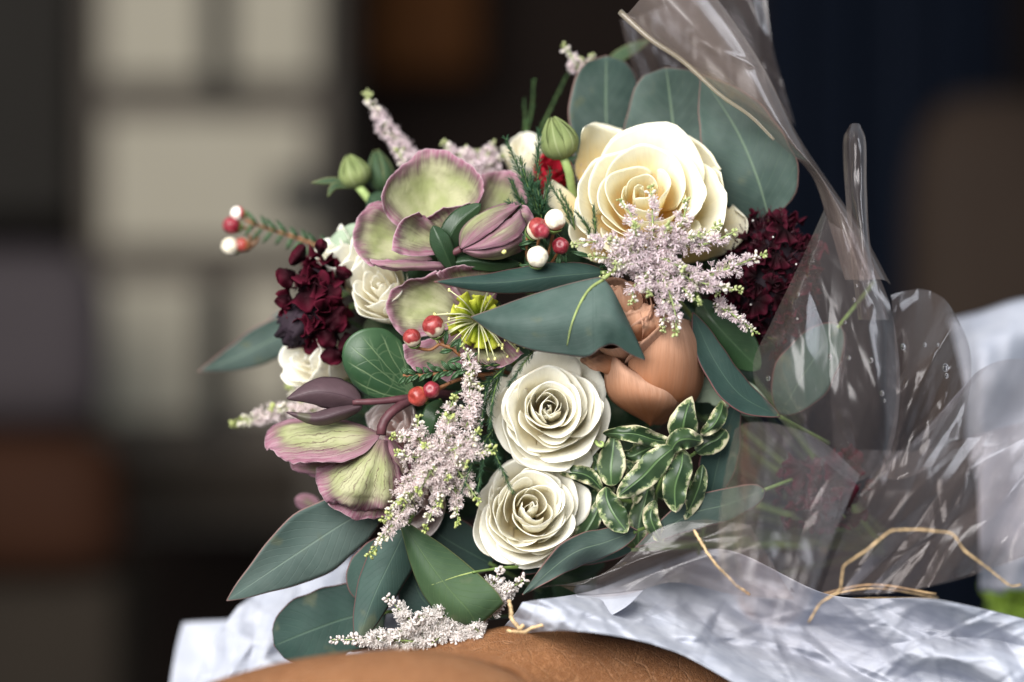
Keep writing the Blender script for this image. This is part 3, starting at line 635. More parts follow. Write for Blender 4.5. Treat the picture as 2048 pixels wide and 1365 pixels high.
for k in range(14):
    a = k * 2.4; r_ = 10 + 3.8 * k
    leaf("petal", [(2030 + 0.2 * r_ * math.cos(a), 1200 + 0.2 * r_ * math.sin(a), 24), (2030 + 0.8 * r_ * math.cos(a), 1200 + 0.8 * r_ * math.sin(a), 23), (2030 + 1.4 * r_ * math.cos(a), 1200 + 1.4 * r_ * math.sin(a), 24)], 26, "blur_green", bl, "ell", fold=-0.3, nu=9, nv=12)

# ------------------------------------------------------------------ flower builders
def rose(name, label, c, d, R, H, axis, n, mat, roll=0.0, drop=0.55, curl=0.5, seed=1, group="roses in the bouquet", inner=0.08, wob=1.0, open_=0.8, cat="rose", hw=(1.55, 0.95), stem=True, twist=0.10, flare=0.45, messy=0.05, depth=0.45, lip=0.15, fold=0.3, close=0.28):
    """R, H in px. axis: where the flower faces. Petals spiral out from the heart, each with a lip that rolls outward"""
    rs = np.random.RandomState(seed)
    root = thing(name, label, cat, P(c[0], c[1], d), group)
    B = basis(axis, roll); o = P(c[0], c[1], d); R *= U; H *= U
    nu, nv = 23, 22
    u = np.linspace(-1, 1, nu)[None]; v = np.linspace(0, 1, nv)[:, None]
    for i in range(n):
        t = i / (n - 1)
        phi = i * 2.39996 + rs.uniform(-0.35, 0.35)
        aw = (hw[0] + (hw[1] - hw[0]) * t) * rs.uniform(0.80, 1.18)
        rr = R * (inner + (1 - inner) * t ** open_) * rs.uniform(0.93, 1.05) * (1 - 0.5 * lip)
        rb = R * (0.03 + 0.20 * t)
        h = H * (0.90 - drop * t ** 1.7 + 0.12 * math.sin(2.6 * t)) + H * rs.uniform(-0.06, 0.06)
        zb = -H * (depth + 0.35 * t)
        top = 1 - (0.16 + 0.16 * t) * np.abs(u) ** 2.8 + 0.04 * wob * np.sin(u * rs.uniform(2, 5) + rs.uniform(0, 6)) + 0.06 * rs.uniform(0, 1) * np.exp(-((u - rs.uniform(-.3, .3)) / 0.14) ** 2)
        s = v * top
        lean = (1.04 - flare * t ** 0.9) * rs.uniform(0.92, 1.06)          # how far the middle of the petal lags behind its rim
        zm = zb + (h - zb) * (0.45 - 0.10 * t)
        r = (1 - s) ** 2 * rb + 2 * s * (1 - s) * (rb + (rr - rb) * lean) + s ** 2 * rr
        z = (1 - s) ** 2 * zb + 2 * s * (1 - s) * zm + s ** 2 * h
        r = r * (1 + twist * u * (1 - 0.4 * t))
        inc = max(0.0, close - t) / max(close, 1e-6)                      # the heart stays closed: rims lean inward
        r = r * (1 - 0.55 * inc * s ** 2.2); curl_ = curl * (1 - 0.8 * inc)
        # lip: the last part of the petal rolls over as an arc
        a_ = np.clip((s - 0.70) / 0.30, 0, 1.15) * curl_ * rs.uniform(0.6, 1.3) * (0.55 + 0.45 * t) * (0.75 + 0.5 * np.abs(u - rs.uniform(-.5, .5)) ** 1.4)
        arc = np.pi * 0.55 * a_
        r = r + R * lip * (1 - np.cos(arc)) * (0.5 + 0.5 * t + 0.1); z = z + R * lip * 0.55 * (np.sin(arc) - 0.9 * arc * (0.35 + 0.5 * t))
        ang = phi + aw * u * (0.25 + 0.75 * np.sqrt(np.clip(s, 0, 1)))
        f1, f2, p1, p2 = rs.uniform(1.5, 3.5), rs.uniform(4, 8), rs.uniform(0, 6), rs.uniform(0, 6)
        wv = wob * (0.060 * np.sin(f1 * u + p1) + 0.026 * np.sin(f2 * u + p2)) * s ** 2 * (0.35 + 0.65 * t)
        r = r + R * wv; z = z + H * 0.8 * wv * rs.choice((-1, 1))
        # a soft crease down the petal
        u0 = rs.uniform(-0.5, 0.5); r = r - R * fold * 0.10 * rs.uniform(0, 1) * np.exp(-((u - u0) / 0.22) ** 2) * s ** 1.5
        L = np.stack([r * np.cos(ang), r * np.sin(ang), z], -1)
        mid_ = math.sin(math.pi * min(1, t * 1.15)); L = L + np.array((rs.uniform(-1, 1), rs.uniform(-1, 1), rs.uniform(-.5, .5))) * R * messy * (0.3 + mid_)
        L = L + 0.030 * R * wob * np.stack([nz(L, 90, seed + i), nz(L, 90, seed + i + 50), nz(L, 90, seed + i + 90)], -1)
        grid_obj("petal", o + L @ B, mat, root, solid=0.00018)
    if stem: stem_to_tie(root, (c[0] - axis[0] * H / U * 0.5, c[1] + axis[2] * H / U * 0.5, d - axis[1] * H * 50))
    # receptacle under the petals
    k = np.linspace(0, 1, 10)[:, None]; a = np.linspace(0, 2 * np.pi, 16)[None]
    rad = R * 0.30 * np.sin(np.pi * (0.12 + 0.75 * k)); zz = -H * (1.15 - 0.55 * k) + 0 * a
    grid_obj("receptacle", o + np.stack([rad * np.cos(a), rad * np.sin(a), zz], -1) @ B, "stem_green", root, solid=0)
    return root

# floret kits in local space (z = outward), unit = metres
def ico():
    p = (1 + 5 ** 0.5) / 2
    v = np.array([(-1, p, 0), (1, p, 0), (-1, -p, 0), (1, -p, 0), (0, -1, p), (0, 1, p), (0, -1, -p), (0, 1, -p), (p, 0, -1), (p, 0, 1), (-p, 0, -1), (-p, 0, 1)]) / math.sqrt(1 + p * p)
    f = [[0, 11, 5], [0, 5, 1], [0, 1, 7], [0, 7, 10], [0, 10, 11], [1, 5, 9], [5, 11, 4], [11, 10, 2], [10, 7, 6], [7, 1, 8], [3, 9, 4], [3, 4, 2], [3, 2, 6], [3, 6, 8], [3, 8, 9], [4, 9, 5], [2, 4, 11], [6, 2, 10], [8, 6, 7], [9, 8, 1]]
    return v, f
IV, IF = ico()
def add_bud(A, p, z, size, c):
    B = basis(z, random.random() * 6)
    V = (IV * (0.62, 0.62, 1.0) * size + (0, 0, size)) @ B + p
    k = np.clip((IV[:, 2:] + 1) / 2, 0, 1)
    A.add(V, IF, np.array(c[0]) * (1 - k) + np.array(c[1]) * k)
def add_open(A, p, z, size, c, np_=5, stam=7):
    B = basis(z, random.random() * 6)
    for k in range(np_):
        a = k * 6.283 / np_ + random.uniform(-.3, .3); w = size * 0.17; l = size * random.uniform(0.9, 1.3)
        ca, sa = math.cos(a), math.sin(a); el = random.uniform(0.1, 1.1)
        pr = [(0.05, 0.45), (0.5, 1.0), (0.85, 0.75), (1.05, 0.15)]
        V = []
        for q, ww in pr:
            rx = q * l * math.cos(el * (0.6 + 0.5 * q)); rz = q * l * math.sin(el * (0.6 + 0.5 * q)) + 0.15 * size
            V += [(rx * ca - ww * w * sa, rx * sa + ww * w * ca, rz), (rx * ca + ww * w * sa, rx * sa - ww * w * ca, rz)]
        A.add(np.array(V) @ B + p, [[0, 1, 3, 2], [2, 3, 5, 4], [4, 5, 7, 6]], np.array(c[1]) * random.uniform(0.85, 1.1))
    for k in range(stam):
        a = random.random() * 6.28; el = random.uniform(0.5, 1.4); l = size * random.uniform(1.0, 1.5); th = size * 0.045
        e = np.array((math.cos(a) * math.cos(el), math.sin(a) * math.cos(el), math.sin(el))) * l
        V = np.array([(th, 0, 0), (-th, th, 0), (-th, -th, 0), e + (th, 0, 0), e + (-th, th, 0), e + (-th, -th, 0)])
        A.add(V @ B + p, [[0, 1, 4, 3], [1, 2, 5, 4], [2, 0, 3, 5]], c[2])
        A.add((IV[:, :] * size * 0.10 + e) @ B + p, IF, c[3])
GREEN_TIP = (0.36, 0.42, 0.10)
PALE = dict(bud=((0.52, 0.54, 0.26), (0.82, 0.74, 0.73)), tip=((0.34, 0.42, 0.08), (0.55, 0.58, 0.26)), open=((0.6, 0.5, 0.5), (0.82, 0.71, 0.71), (0.78, 0.68, 0.65), (0.82, 0.74, 0.72)))
LILAC = dict(bud=((0.56, 0.57, 0.36), (0.80, 0.70, 0.72)), tip=((0.30, 0.38, 0.10), (0.52, 0.54, 0.30)), open=((0.5, 0.4, 0.5), (0.76, 0.64, 0.68), (0.70, 0.58, 0.58), (0.76, 0.66, 0.67)))
WHITE = dict(bud=((0.55, 0.50, 0.42), (0.76, 0.70, 0.70)), tip=((0.58, 0.52, 0.44), (0.74, 0.66, 0.66)), open=((0.7, 0.66, 0.62), (0.82, 0.77, 0.74), (0.80, 0.75, 0.71), (0.84, 0.80, 0.78)))
def plume_branch(root, pts, pal, rad=16, size=5.2, openf=0.55, dens=1.0, mat="stem_pale"):
    """one side branch of an astilbe plume: a stalk, and its florets as one mass"""
    n = 40; g = crom(pts, n); W = toW(g)
    L = np.concatenate([[0], np.cumsum(np.linalg.norm(np.diff(W, axis=0), axis=1))])
    V, F = tube_geo(W[::3], 2.2 * U, 0.9 * U, 5)
    br = mk("branch", V, F, mat, root)
    A = Acc(); t, nn, bb = frames(W)
    count = int(L[-1] / U * 0.80 * dens * (rad / 14) ** 1.1)
    whorls = max(5, int(L[-1] / U / 9.5)); per = max(3, int(count / whorls))
    for wk in range(whorls):
        q0 = (wk + random.uniform(0.1, 0.9)) / whorls; ln = random.uniform(0.55, 1.25)
        for k in range(per):
            q = min(0.999, max(0, q0 + random.gauss(0, 0.25) / whorls)); i = min(n - 1, int(q * n)); tip = 1 - q
            a = random.random() * 6.283
            rr = rad * U * (0.16 + 0.95 * min(1, tip * 1.7)) * ln * (random.random() ** 0.55)
            out = nn[i] * math.cos(a) + bb[i] * math.sin(a)
            p = W[i] + out * rr + t[i] * rr * random.uniform(0.1, 0.6)
            z = out + t[i] * random.uniform(0.2, 0.9)
            s = size * 1.12 * U * random.uniform(0.65, 1.3)
            if tip < 0.13: add_bud(A, p, z, s * random.uniform(0.5, 0.75), pal["tip"])
            elif tip < 0.26 or random.random() > openf + 0.18: add_bud(A, p, z, s * random.uniform(0.5, 0.85), pal["bud"])
            else: add_open(A, p, z, s * 1.3, pal["open"])
            if rr > 4 * U:                                          # hair-thin floret stalk
                V, F = tube_geo(np.array([W[max(0, i - 1)], (W[i] + p) / 2, p]), 0.8 * U, 0.6 * U, 3); A.add(V, F, (0.40, 0.42, 0.22))
    A.obj("florets", "floret", br, stuff=True)
    return br
def plume(label, origin, tips, pal, rad=14, size=5.2, openf=0.55, dens=1.0, bend=14, stem=True):
    root = thing("astilbe_plume", label, "astilbe", P(*origin), "astilbe plumes")
    for tp_ in tips:
        st = np.array(tp_[3] if len(tp_) > 3 and tp_[3] is not None else origin, float); e = np.array(tp_[:3], float)
        r_ = tp_[4] if len(tp_) > 4 else rad
        m = (st + e) / 2 + np.array((random.uniform(-bend, bend), random.uniform(-bend, bend), -abs(random.uniform(0, 0.5))))
        plume_branch(root, [st, m, e], pal, r_, size, openf, dens)
    if stem: stem_to_tie(root, (origin[0], origin[1], origin[2] + 1.0), "stem_pale", 4)
    return root

def fern(label, paths, mat="fern", nl=13, dens=1.0, spread=0.75):
    """asparagus frond: each spray a part; needles joined as one mass under it"""
    root = thing("fern_frond", label, "fern", P(*paths[0][0]), "feathery fern fronds")
    for pts in paths:
        W = toW(crom(pts, 26)); L = np.linalg.norm(np.diff(W, axis=0), axis=1).sum()
        V, F = tube_geo(W, 1.5 * U, 0.6 * U, 5); s = mk("spray", V, F, "stem_green", root)
        A = Acc(); t, nn, bb = frames(W); cnt = int(L / U * 0.85 * dens)
        for k in range(cnt):
            q = k / cnt; i = int(q * 25)
            a = random.choice((0, math.pi)) + random.gauss(0, 0.9)
            out = nn[i] * math.cos(a) + bb[i] * math.sin(a)
            dirv = t[i] * random.uniform(0.9, 1.4) + out * spread; dirv /= np.linalg.norm(dirv)
            l = nl * U * random.uniform(0.6, 1.25) * (1 - 0.45 * q)
            p = W[i]; e = p + dirv * l; m = (p + e) / 2 + t[i] * l * 0.06
            V, F = tube_geo(np.array([p, m, e]), 0.75 * U, 0.3 * U, 3)
            A.add(V, F)
            if random.random() < 0.3:
                d2 = dirv + out * 0.6; d2 /= np.linalg.norm(d2)
                V, F = tube_geo(np.array([m, m + d2 * l * .3, m + d2 * l * 0.6]), 0.65 * U, 0.3 * U, 3); A.add(V, F)
        A.obj("needles", mat, s, stuff=True)
    return root

def add_berry(root, x, y, d, r, mat, frm, axis=None):
    """round bud with a little calyx and its stalk; axis points away from the stalk"""
    c = P(x, y, d); r = r * U
    ax = np.array(axis if axis is not None else (random.uniform(-.5, .5), -0.7, random.uniform(-.2, .6)), float)
    B = basis(ax, random.random() * 6); n = 16
    th = np.linspace(0, np.pi, n)[:, None]; ph = np.linspace(0, 2 * np.pi, 25)[None]
    rad = np.sin(th) * (1 + 0.03 * np.cos(5 * ph)); z = -np.cos(th) * 1.04 + 0 * ph
    z = np.where(z > 0.93, 0.93 - (z - 0.93) * 0.8, z)
    W = c + (np.stack([rad * np.cos(ph), rad * np.sin(ph), z], -1) * r) @ B
    b = grid_obj("berry", W, mat, root, solid=0)
    k = np.linspace(0, 1, 7)[:, None]; cr = (0.25 + 0.50 * np.sin(k * 1.5)) ; cz = -1.45 + 0.62 * k + 0 * ph
    cr = cr * (1 + 0.05 * np.cos(5 * ph) * k)
    grid_obj("calyx", c + (np.stack([cr * np.cos(ph), cr * np.sin(ph), cz], -1) * r) @ B, "stem_green" if mat != "berry_orange" else "stem_brown", b, solid=0.0002)
    e = c - B[2] * r * 1.5
    f = P(*frm); m = (e + f) / 2 - B[2] * r * 0.6
    V, F = tube_geo(crom([e, m, f], 10), 3.2 * U, 3.2 * U, 7); mk("stalk", V, F, "stem_brown", root)

def needle_leaf(root, x, y, d, dx, dy, W=5.0, mat="wax_needle"):
    leaf("needle", [(x, y, d), (x + dx * .5, y + dy * .5, d - 0.15), (x + dx, y + dy, d)], W, mat, root, "lance", fold=-0.12, nu=5, nv=9, wob=0, solid=0.0006)

def ruffled_bloom(label, cx, cy, d, rx, ry, rd, n, size, cone, axis, seed, group, name="scabiosa", threads=40, pins=8, mat="burgundy_petal"):
    """dome of many ruffled petals round a dark button"""
    rs = np.random.RandomState(seed)
    root = thing(name, label, "flower", P(cx, cy, d), group)
    B0 = basis(axis)
    cW = P(cx, cy, d)
    for i in range(n):
        z = 1 - (i + 0.5) / n * (1 - cone); a = i * 2.39996 + rs.uniform(-.3, .3); s = math.sqrt(max(0, 1 - z * z))
        dirL = np.array((s * math.cos(a), s * math.sin(a), z)); dirW = dirL @ B0
        p = cW + dirW * np.array((rx * U, rd * 0.01, ry * U)) * rs.uniform(0.70, 1.08)
        zf = dirW + rs.randn(3) * 0.6; B = basis(zf, rs.uniform(0, 6.28))
        sz = size * U * rs.uniform(0.55, 1.35)
        nu, nv = 19, 10; u = np.linspace(-1, 1, nu)[None]; v = np.linspace(0, 1, nv)[:, None]
        ang = u * rs.uniform(1.0, 1.5)
        rr = sz * (0.08 + 0.92 * v) * (1 - 0.10 * np.cos(u * rs.uniform(6, 11) + rs.uniform(0, 6)) * v)
        ruf = sz * 0.26 * v ** 2 * np.sin(u * rs.uniform(7, 12) + rs.uniform(0, 6)) + sz * 0.35 * v * (1 - 0.4 * v)
        L = np.stack([rr * np.sin(ang), rr * np.cos(ang) - 0.3 * sz, ruf], -1)
        grid_obj("petal", p + L @ B, mat, root, solid=0.0002)
    th = np.linspace(0, np.pi, 16)[:, None]; ph = np.linspace(0, 2 * np.pi, 25)[None]
    k = 0.78
    L = np.stack([np.sin(th) * np.cos(ph), np.sin(th) * np.sin(ph), np.cos(th) + 0 * ph], -1) * k
    W = cW + (L @ B0) * np.array((rx * U, rd * 0.01, ry * U)); W = W + nz(W, 350, seed)[..., None] * (L @ B0) * 0.0028
    grid_obj("button", W, "dark_button", root, solid=0)
    if threads:
        A = Acc(); A2 = Acc()
        for i in range(threads):
            v = rs.randn(3); v /= np.linalg.norm(v)
            if v @ B0[2] < -0.2: v = -v
            p = cW + v * np.array((rx * U, rd * 0.01, ry * U)) * 0.75; tgt = cW + v * np.array((rx * U, rd * 0.01, ry * U)) * rs.uniform(0.95, 1.12)
            m = (p + tgt) / 2 + rs.randn(3) * 0.0018
            V, F = tube_geo(crom([p, m, tgt], 6), 0.9 * U, 0.7 * U, 4); A.add(V, F)
            if i < pins:
                A2.add(IV * 2.2 * U + tgt, IF)
        A.obj("filaments", "wine_thread", root, stuff=True)
        if pins: A2.obj("anthers", "pin", root, stuff=True)
    stem_to_tie(root, (cx, cy, d + rd * 0.7), "stem_green", 5)
    return root

# ------------------------------------------------------------------ roses
cr = rose("cream_rose", "large open cream rose with yellow heart at the upper right", (1286, 420), 2.0, 160, 98, (-0.06, -0.90, 0.42), 19, "cream_petal", roll=0.6, drop=0.42, curl=0.75, seed=4, inner=0.06, wob=0.6, open_=0.80, hw=(1.7, 1.15), flare=0.45, messy=0.03, lip=0.15, depth=0.35)
pk = dict(nu=20, nv=20, solid=0.0003, ruf=0.0012)
sheet("petal", [[(1200, 400, 4), (1152, 350, 3.6), (1160, 292, 3), (1164, 262, 1.6), (1172, 252, 2.2)], [(1240, 400, 4), (1200, 330, 4), (1188, 275, 3.2), (1184, 250, 2.4), (1196, 246, 3)], [(1300, 380, 4), (1280, 315, 4), (1266, 288, 3.6), (1248, 266, 3.2), (1244, 258, 3.4)]], "cream_petal", cr, **pk)
sheet("petal", [[(1380, 440, 3.6), (1430, 405, 3.8), (1462, 408, 3.2), (1470, 420, 2.6)], [(1380, 470, 3.2), (1440, 440, 3.0), (1484, 432, 2.6), (1494, 440, 2.0)], [(1370, 500, 3.4), (1430, 490, 3.0), (1478, 478, 2.8), (1492, 470, 2.2)], [(1360, 530, 4), (1410, 520, 3.6), (1450, 508, 3.2), (1470, 496, 2.8)]], "cream_petal", cr, **pk)
sheet("petal", [[(1190, 450, 3), (1145, 390, 2.8), (1112, 364, 2.6), (1104, 360, 2.2)], [(1190, 470, 3), (1130, 420, 2.6), (1096, 392, 2.4), (1088, 390, 2.0)], [(1200, 500, 3), (1140, 450, 2.6), (1110, 420, 2.5), (1102, 416, 2.2)]], "cream_petal", cr, **pk)
sheet("petal", [[(1220, 470, 3), (1165, 450, 2.0), (1142, 432, 1.4)], [(1230, 500, 2.6), (1170, 490, 1.4), (1138, 470, 0.9)], [(1250, 520, 2.6), (1200, 525, 1.4), (1165, 515, 0.8)]], "cream_petal", cr, **pk)

sheet("petal", [[(1290, 420, 4), (1240, 340, 3.6), (1222, 302, 3.0), (1212, 292, 2.2)], [(1300, 420, 4), (1280, 330, 3.8), (1275, 285, 3.4), (1270, 268, 2.6)], [(1310, 420, 4), (1330, 330, 3.9), (1340, 285, 3.5), (1346, 262, 2.8)], [(1320, 420, 4), (1370, 345, 3.5), (1395, 310, 3.0), (1408, 292, 2.2)], [(1330, 430, 4), (1400, 380, 3.2), (1430, 355, 2.6), (1442, 338, 1.8)]], "cream_petal", cr, **{**pk, "nu": 30, "nv": 26})
sheet("petal", [[(1330, 420, 3.4), (1390, 350, 3.0), (1425, 335, 2.4), (1442, 345, 1.5)], [(1340, 430, 3.4), (1410, 380, 2.4), (1442, 380, 1.7), (1450, 394, 1.0)], [(1340, 450, 3.4), (1410, 420, 2.2), (1444, 430, 1.5), (1448, 442, 0.9)], [(1330, 480, 3.4), (1400, 460, 2.2), (1428, 478, 1.6), (1426, 492, 1.1)]], "cream_petal", cr, **pk)
rose("spray_rose", "upper white spray rose in front of the peach rose, fully ruffled", (1096, 826), 0.8, 124, 92, (0.02, -0.97, 0.16), 38, "white_petal", roll=1.1, drop=1.10, curl=1.0, messy=0.09, depth=0.55, seed=11, wob=0.9, open_=0.72, inner=0.05, hw=(1.6, 1.05), lip=0.20, flare=0.20, close=0.42)
rose("spray_rose", "lower white spray rose just above the white sprays and leather", (1058, 1026), 0.8, 118, 90, (0.05, -0.95, 0.24), 40, "white_petal", roll=2.6, drop=1.15, curl=0.9, messy=0.11, depth=0.55, seed=23, wob=0.9, open_=0.72, inner=0.05, hw=(1.6, 0.95), lip=0.18, flare=0.18, close=0.40)
pe = rose("peach_rose", "peach rose half hidden by the big eucalyptus leaf", (1268, 680), 1.2, 100, 100, (-0.34, -0.74, 0.58), 20, "peach_petal", roll=0.3, drop=0.12, curl=0.35, flare=0.25, messy=0.09, seed=31, open_=0.72, inner=0.12, wob=1.3)
sheet("petal", [[(1300, 850, 2.0), (1222, 800, 0.6), (1208, 740, 0.2), (1212, 700, 0.8)], [(1300, 852, 1.6), (1250, 800, -0.9), (1240, 742, -1.2), (1232, 716, -0.6)], [(1300, 853, 1.6), (1290, 806, -1.2), (1282, 770, -1.5), (1272, 745, -1.0)], [(1300, 853, 1.6), (1325, 815, -0.8), (1330, 785, -1.2), (1318, 768, -0.9)], [(1305, 850, 2), (1345, 825, 0.2), (1358, 800, -0.2), (1345, 782, -0.3)]], "peach_petal", pe, nu=24, nv=24, solid=0.0003, ruf=0.0006)
sheet("petal", [[(1310, 850, 2.4), (1262, 780, -0.2), (1258, 720, -0.7), (1278, 668, -0.3), (1300, 640, 0.2)], [(1312, 850, 2.2), (1305, 790, -1.0), (1310, 720, -1.5), (1318, 660, -0.9), (1326, 630, -0.2)], [(1315, 850, 2.2), (1355, 800, -0.4), (1368, 730, -0.9), (1360, 665, -0.5), (1350, 632, 0.2)], [(1320, 850, 2.4), (1388, 800, 1.0), (1402, 730, 0.8), (1390, 670, 0.8), (1372, 640, 1.2)], [(1325, 850, 3), (1392, 800, 2.4), (1410, 730, 2.4), (1396, 670, 2.2), (1378, 640, 2.2)]], "peach_petal", pe, nu=30, nv=28, solid=0.0003, ruf=0.0006)

rk = dict(nu=34, nv=22, solid=0.00015, ruf=0.0060, wob=0.002, wscale=120)
sheet("petal", [[(1250, 700, 0.2), (1222, 640, -0.2), (1203, 595, 0.2), (1197, 574, 0.6)], [(1258, 700, -0.4), (1246, 640, -0.9), (1238, 592, -0.4), (1234, 568, 0.1)], [(1272, 700, -0.2), (1284, 640, -0.6), (1292, 600, -0.1), (1288, 578, 0.4)]], "peach_petal", pe, **rk)
sheet("petal", [[(1252, 708, 0), (1236, 668, -1.0), (1222, 642, -1.1), (1210, 628, -0.8)], [(1268, 708, -0.4), (1262, 664, -1.4), (1256, 634, -1.4), (1250, 618, -1.0)], [(1284, 708, -0.2), (1294, 660, -1.3), (1302, 628, -1.2), (1308, 606, -0.7)]], "peach_petal", pe, **rk)
sheet("petal", [[(1276, 716, -0.4), (1284, 676, -1.5), (1284, 650, -1.6), (1278, 632, -1.3)], [(1290, 712, -0.4), (1306, 668, -1.3), (1314, 640, -1.2), (1314, 622, -0.8)], [(1298, 708, 0), (1324, 668, -0.6), (1332, 640, -0.3), (1334, 620, 0.1)]], "peach_petal", pe, **rk)
sheet("petal", [[(1245, 770, 0.2), (1200, 742, -0.1), (1160, 722, 0)], [(1250, 752, -0.2), (1210, 726, -0.5), (1172, 708, -0.2)], [(1255, 735, 0), (1228, 710, -0.4), (1200, 696, 0)]], "peach_petal", pe, **rk)
rose("white_rose", "white rose blurred behind the burgundy scabiosa, beside the round green leaf", (776, 598), 4.0, 80, 96, (-0.25, -0.82, 0.40), 16, "white_petal", drop=0.2, curl=0.4, seed=41, inner=0.15)
rose("white_rose", "white rose peeping out above the left burgundy scabiosa", (704, 545), 5.4, 72, 84, (-0.45, -0.55, 0.65), 14, "white_petal", drop=0.2, curl=0.4, seed=43, inner=0.15)
rose("white_rose", "white rose low on the left behind the dark hellebore bracts", (655, 732), 5.0, 72, 84, (-0.60, -0.70, 0.25), 14, "white_petal", drop=0.2, curl=0.4, seed=47, inner=0.15)
rose("white_rose", "small white bloom blurred at the back near the green bud", (1046, 330), 8, 56, 60, (0.0, -0.75, 0.6), 12, "white_petal", drop=0.3, curl=0.4, seed=53, inner=0.15)
rose("red_rose", "deep red bloom tucked behind the green bud and fern", (1098, 372), 5.5, 52, 62, (0.1, -0.75, 0.6), 12, "red_petal", drop=0.2, curl=0.4, seed=59, inner=0.15)
rose("pink_rose", "pale blush rose hidden behind the nodding hellebore", (800, 862), 3.6, 72, 70, (-0.3, -0.85, 0.3), 12, "pale_pink_petal", drop=0.35, curl=0.3, seed=61, inner=0.2)
rose("pink_rose", "pale pink bloom low behind the lower left sprays", (840, 990), 2.6, 84, 80, (-0.3, -0.85, -0.3), 12, "pale_pink_petal", drop=0.35, curl=0.3, seed=67, inner=0.2)

# ------------------------------------------------------------------ hellebores
HB = "hellebores"
hk = dict(nu=26, nv=26, solid=0.0003, ruf=0.0034, wob=0.0034, wscale=50)
ha = thing("hellebore", "green and mauve hellebore at the upper left with a broad upright petal", "hellebore", P(880, 505, 2.2), HB)
sheet("petal", [[(866, 490, 2), (815, 465, 2.2), (775, 435, 1.8), (762, 398, 1.2)], [(868, 485, 2.4), (810, 430, 2.6), (778, 390, 2.2), (780, 352, 1.8)], [(870, 480, 2.8), (832, 410, 3.0), (815, 360, 2.9), (815, 322, 2.5)], [(873, 480, 3), (860, 400, 3.3), (855, 345, 3.2), (855, 297, 2.6)], [(876, 480, 2.8), (890, 405, 2.9), (905, 355, 2.7), (916, 314, 2.1)], [(880, 485, 2.4), (920, 420, 2.4), (948, 385, 2.0), (962, 352, 1.5)], [(884, 490, 2.2), (925, 440, 2.0), (952, 414, 1.6), (968, 385, 1.1)]], "hellebore", ha, **{**hk, "nu": 40, "nv": 34})
sheet("petal", [[(860, 488, 2.6), (800, 430, 3.0), (768, 402, 2.9), (738, 408, 2.7)], [(855, 495, 2.6), (790, 460, 3.0), (742, 440, 2.6), (711, 446, 2.0)], [(855, 503, 2.5), (790, 490, 2.7), (738, 485, 2.2), (706, 488, 1.5)], [(858, 512, 2.3), (800, 514, 2.4), (748, 512, 1.8), (718, 514, 1.0)], [(866, 520, 2), (820, 530, 2.0), (775, 534, 1.2), (742, 533, 0.5)]], "hellebore", ha, **hk)
sheet("petal", [[(890, 525, 1.4), (845, 522, 0.8), (790, 520, 0.4), (738, 518, 0.4)], [(892, 532, 1.2), (845, 534, 0.4), (795, 534, 0.0), (748, 530, 0.2)], [(895, 538, 1.4), (850, 542, 0.8), (800, 541, 0.4), (768, 538, 0.5)]], "hellebore", ha, **hk)
sheet("petal", [[(895, 508, 1.2), (850, 511, 0.4), (812, 510, 0.1), (783, 502, -0.1)], [(895, 500, 1.3), (845, 492, 0.9), (808, 478, 0.5), (788, 468, 0.0)], [(895, 495, 1.5), (850, 465, 1.2), (822, 445, 0.8), (808, 440, 0.2)], [(897, 490, 1.7), (868, 455, 1.0), (845, 432, 0.7), (836, 426, 0.2)], [(899, 485, 1.8), (880, 455, 1.7), (862, 442, 1.5), (852, 438, 1.0)], [(902, 480, 1.8), (900, 445, 1.7), (895, 425, 1.4), (888, 416, 0.9)], [(906, 478, 1.8), (920, 440, 1.7), (932, 420, 1.5), (944, 408, 1.2)]], "hellebore", ha, **{**hk, "nu": 36})
sheet("petal", [[(900, 490, 3), (930, 430, 3.4), (958, 385, 3.6), (962, 345, 3.5)], [(910, 490, 3), (955, 430, 3.5), (985, 380, 3.8), (1000, 340, 3.6)], [(920, 495, 3), (985, 440, 3.4), (1020, 400, 3.6), (1042, 352, 3.4)], [(930, 500, 3), (1000, 460, 3.2), (1040, 430, 3.3), (1056, 400, 3.2)]], "hellebore", ha, **hk)
tube("stem", [(885, 510, 2.4), (930, 560, 4), (1100, 700, 7)], 8, 8, "stem_green", ha)
hb_ = thing("hellebore_bud", "half closed pink hellebore bud right of the upper hellebore", "hellebore bud", P(925, 498, 0.4), HB)
bk = dict(nu=22, nv=24, solid=0.0003, ruf=0.0022, wob=0.0018, wscale=70)
sheet("petal", [[(918, 496, 0.8), (922, 458, 1.0), (960, 425, 1.2), (1005, 408, 1.2), (1046, 404, 1.0)], [(920, 496, 0), (938, 455, -0.5), (975, 428, -0.7), (1010, 415, -0.4), (1044, 408, 0.4)], [(922, 497, -0.4), (952, 464, -1.2), (985, 440, -1.3), (1015, 424, -0.8), (1042, 412, 0.1)], [(924, 498, -0.4), (960, 480, -1.2), (990, 458, -1.2), (1015, 435, -0.8), (1036, 416, 0)]], "hellebore", hb_, **bk)
sheet("petal", [[(926, 499, -0.2), (965, 478, -1.0), (1000, 450, -1.0), (1030, 428, -0.4), (1040, 418, 0)], [(926, 500, -0.3), (970, 488, -1.5), (1010, 468, -1.5), (1035, 450, -0.8), (1046, 436, -0.2)], [(926, 501, -0.2), (970, 498, -1.4), (1015, 488, -1.4), (1042, 468, -0.7), (1052, 450, -0.1)]], "hellebore", hb_, **bk)
sheet("petal", [[(926, 500, -0.1), (970, 496, -1.0), (1010, 484, -1.1), (1045, 468, -0.5)], [(926, 502, -0.1), (965, 508, -1.0), (1010, 500, -1.1), (1050, 480, -0.3)], [(926, 504, 0.4), (955, 516, -0.2), (1000, 518, -0.2), (1045, 500, 0.2)], [(926, 505, 1), (960, 515, 0.8), (1000, 516, 0.8), (1040, 500, 0.8)]], "hellebore", hb_, **bk)
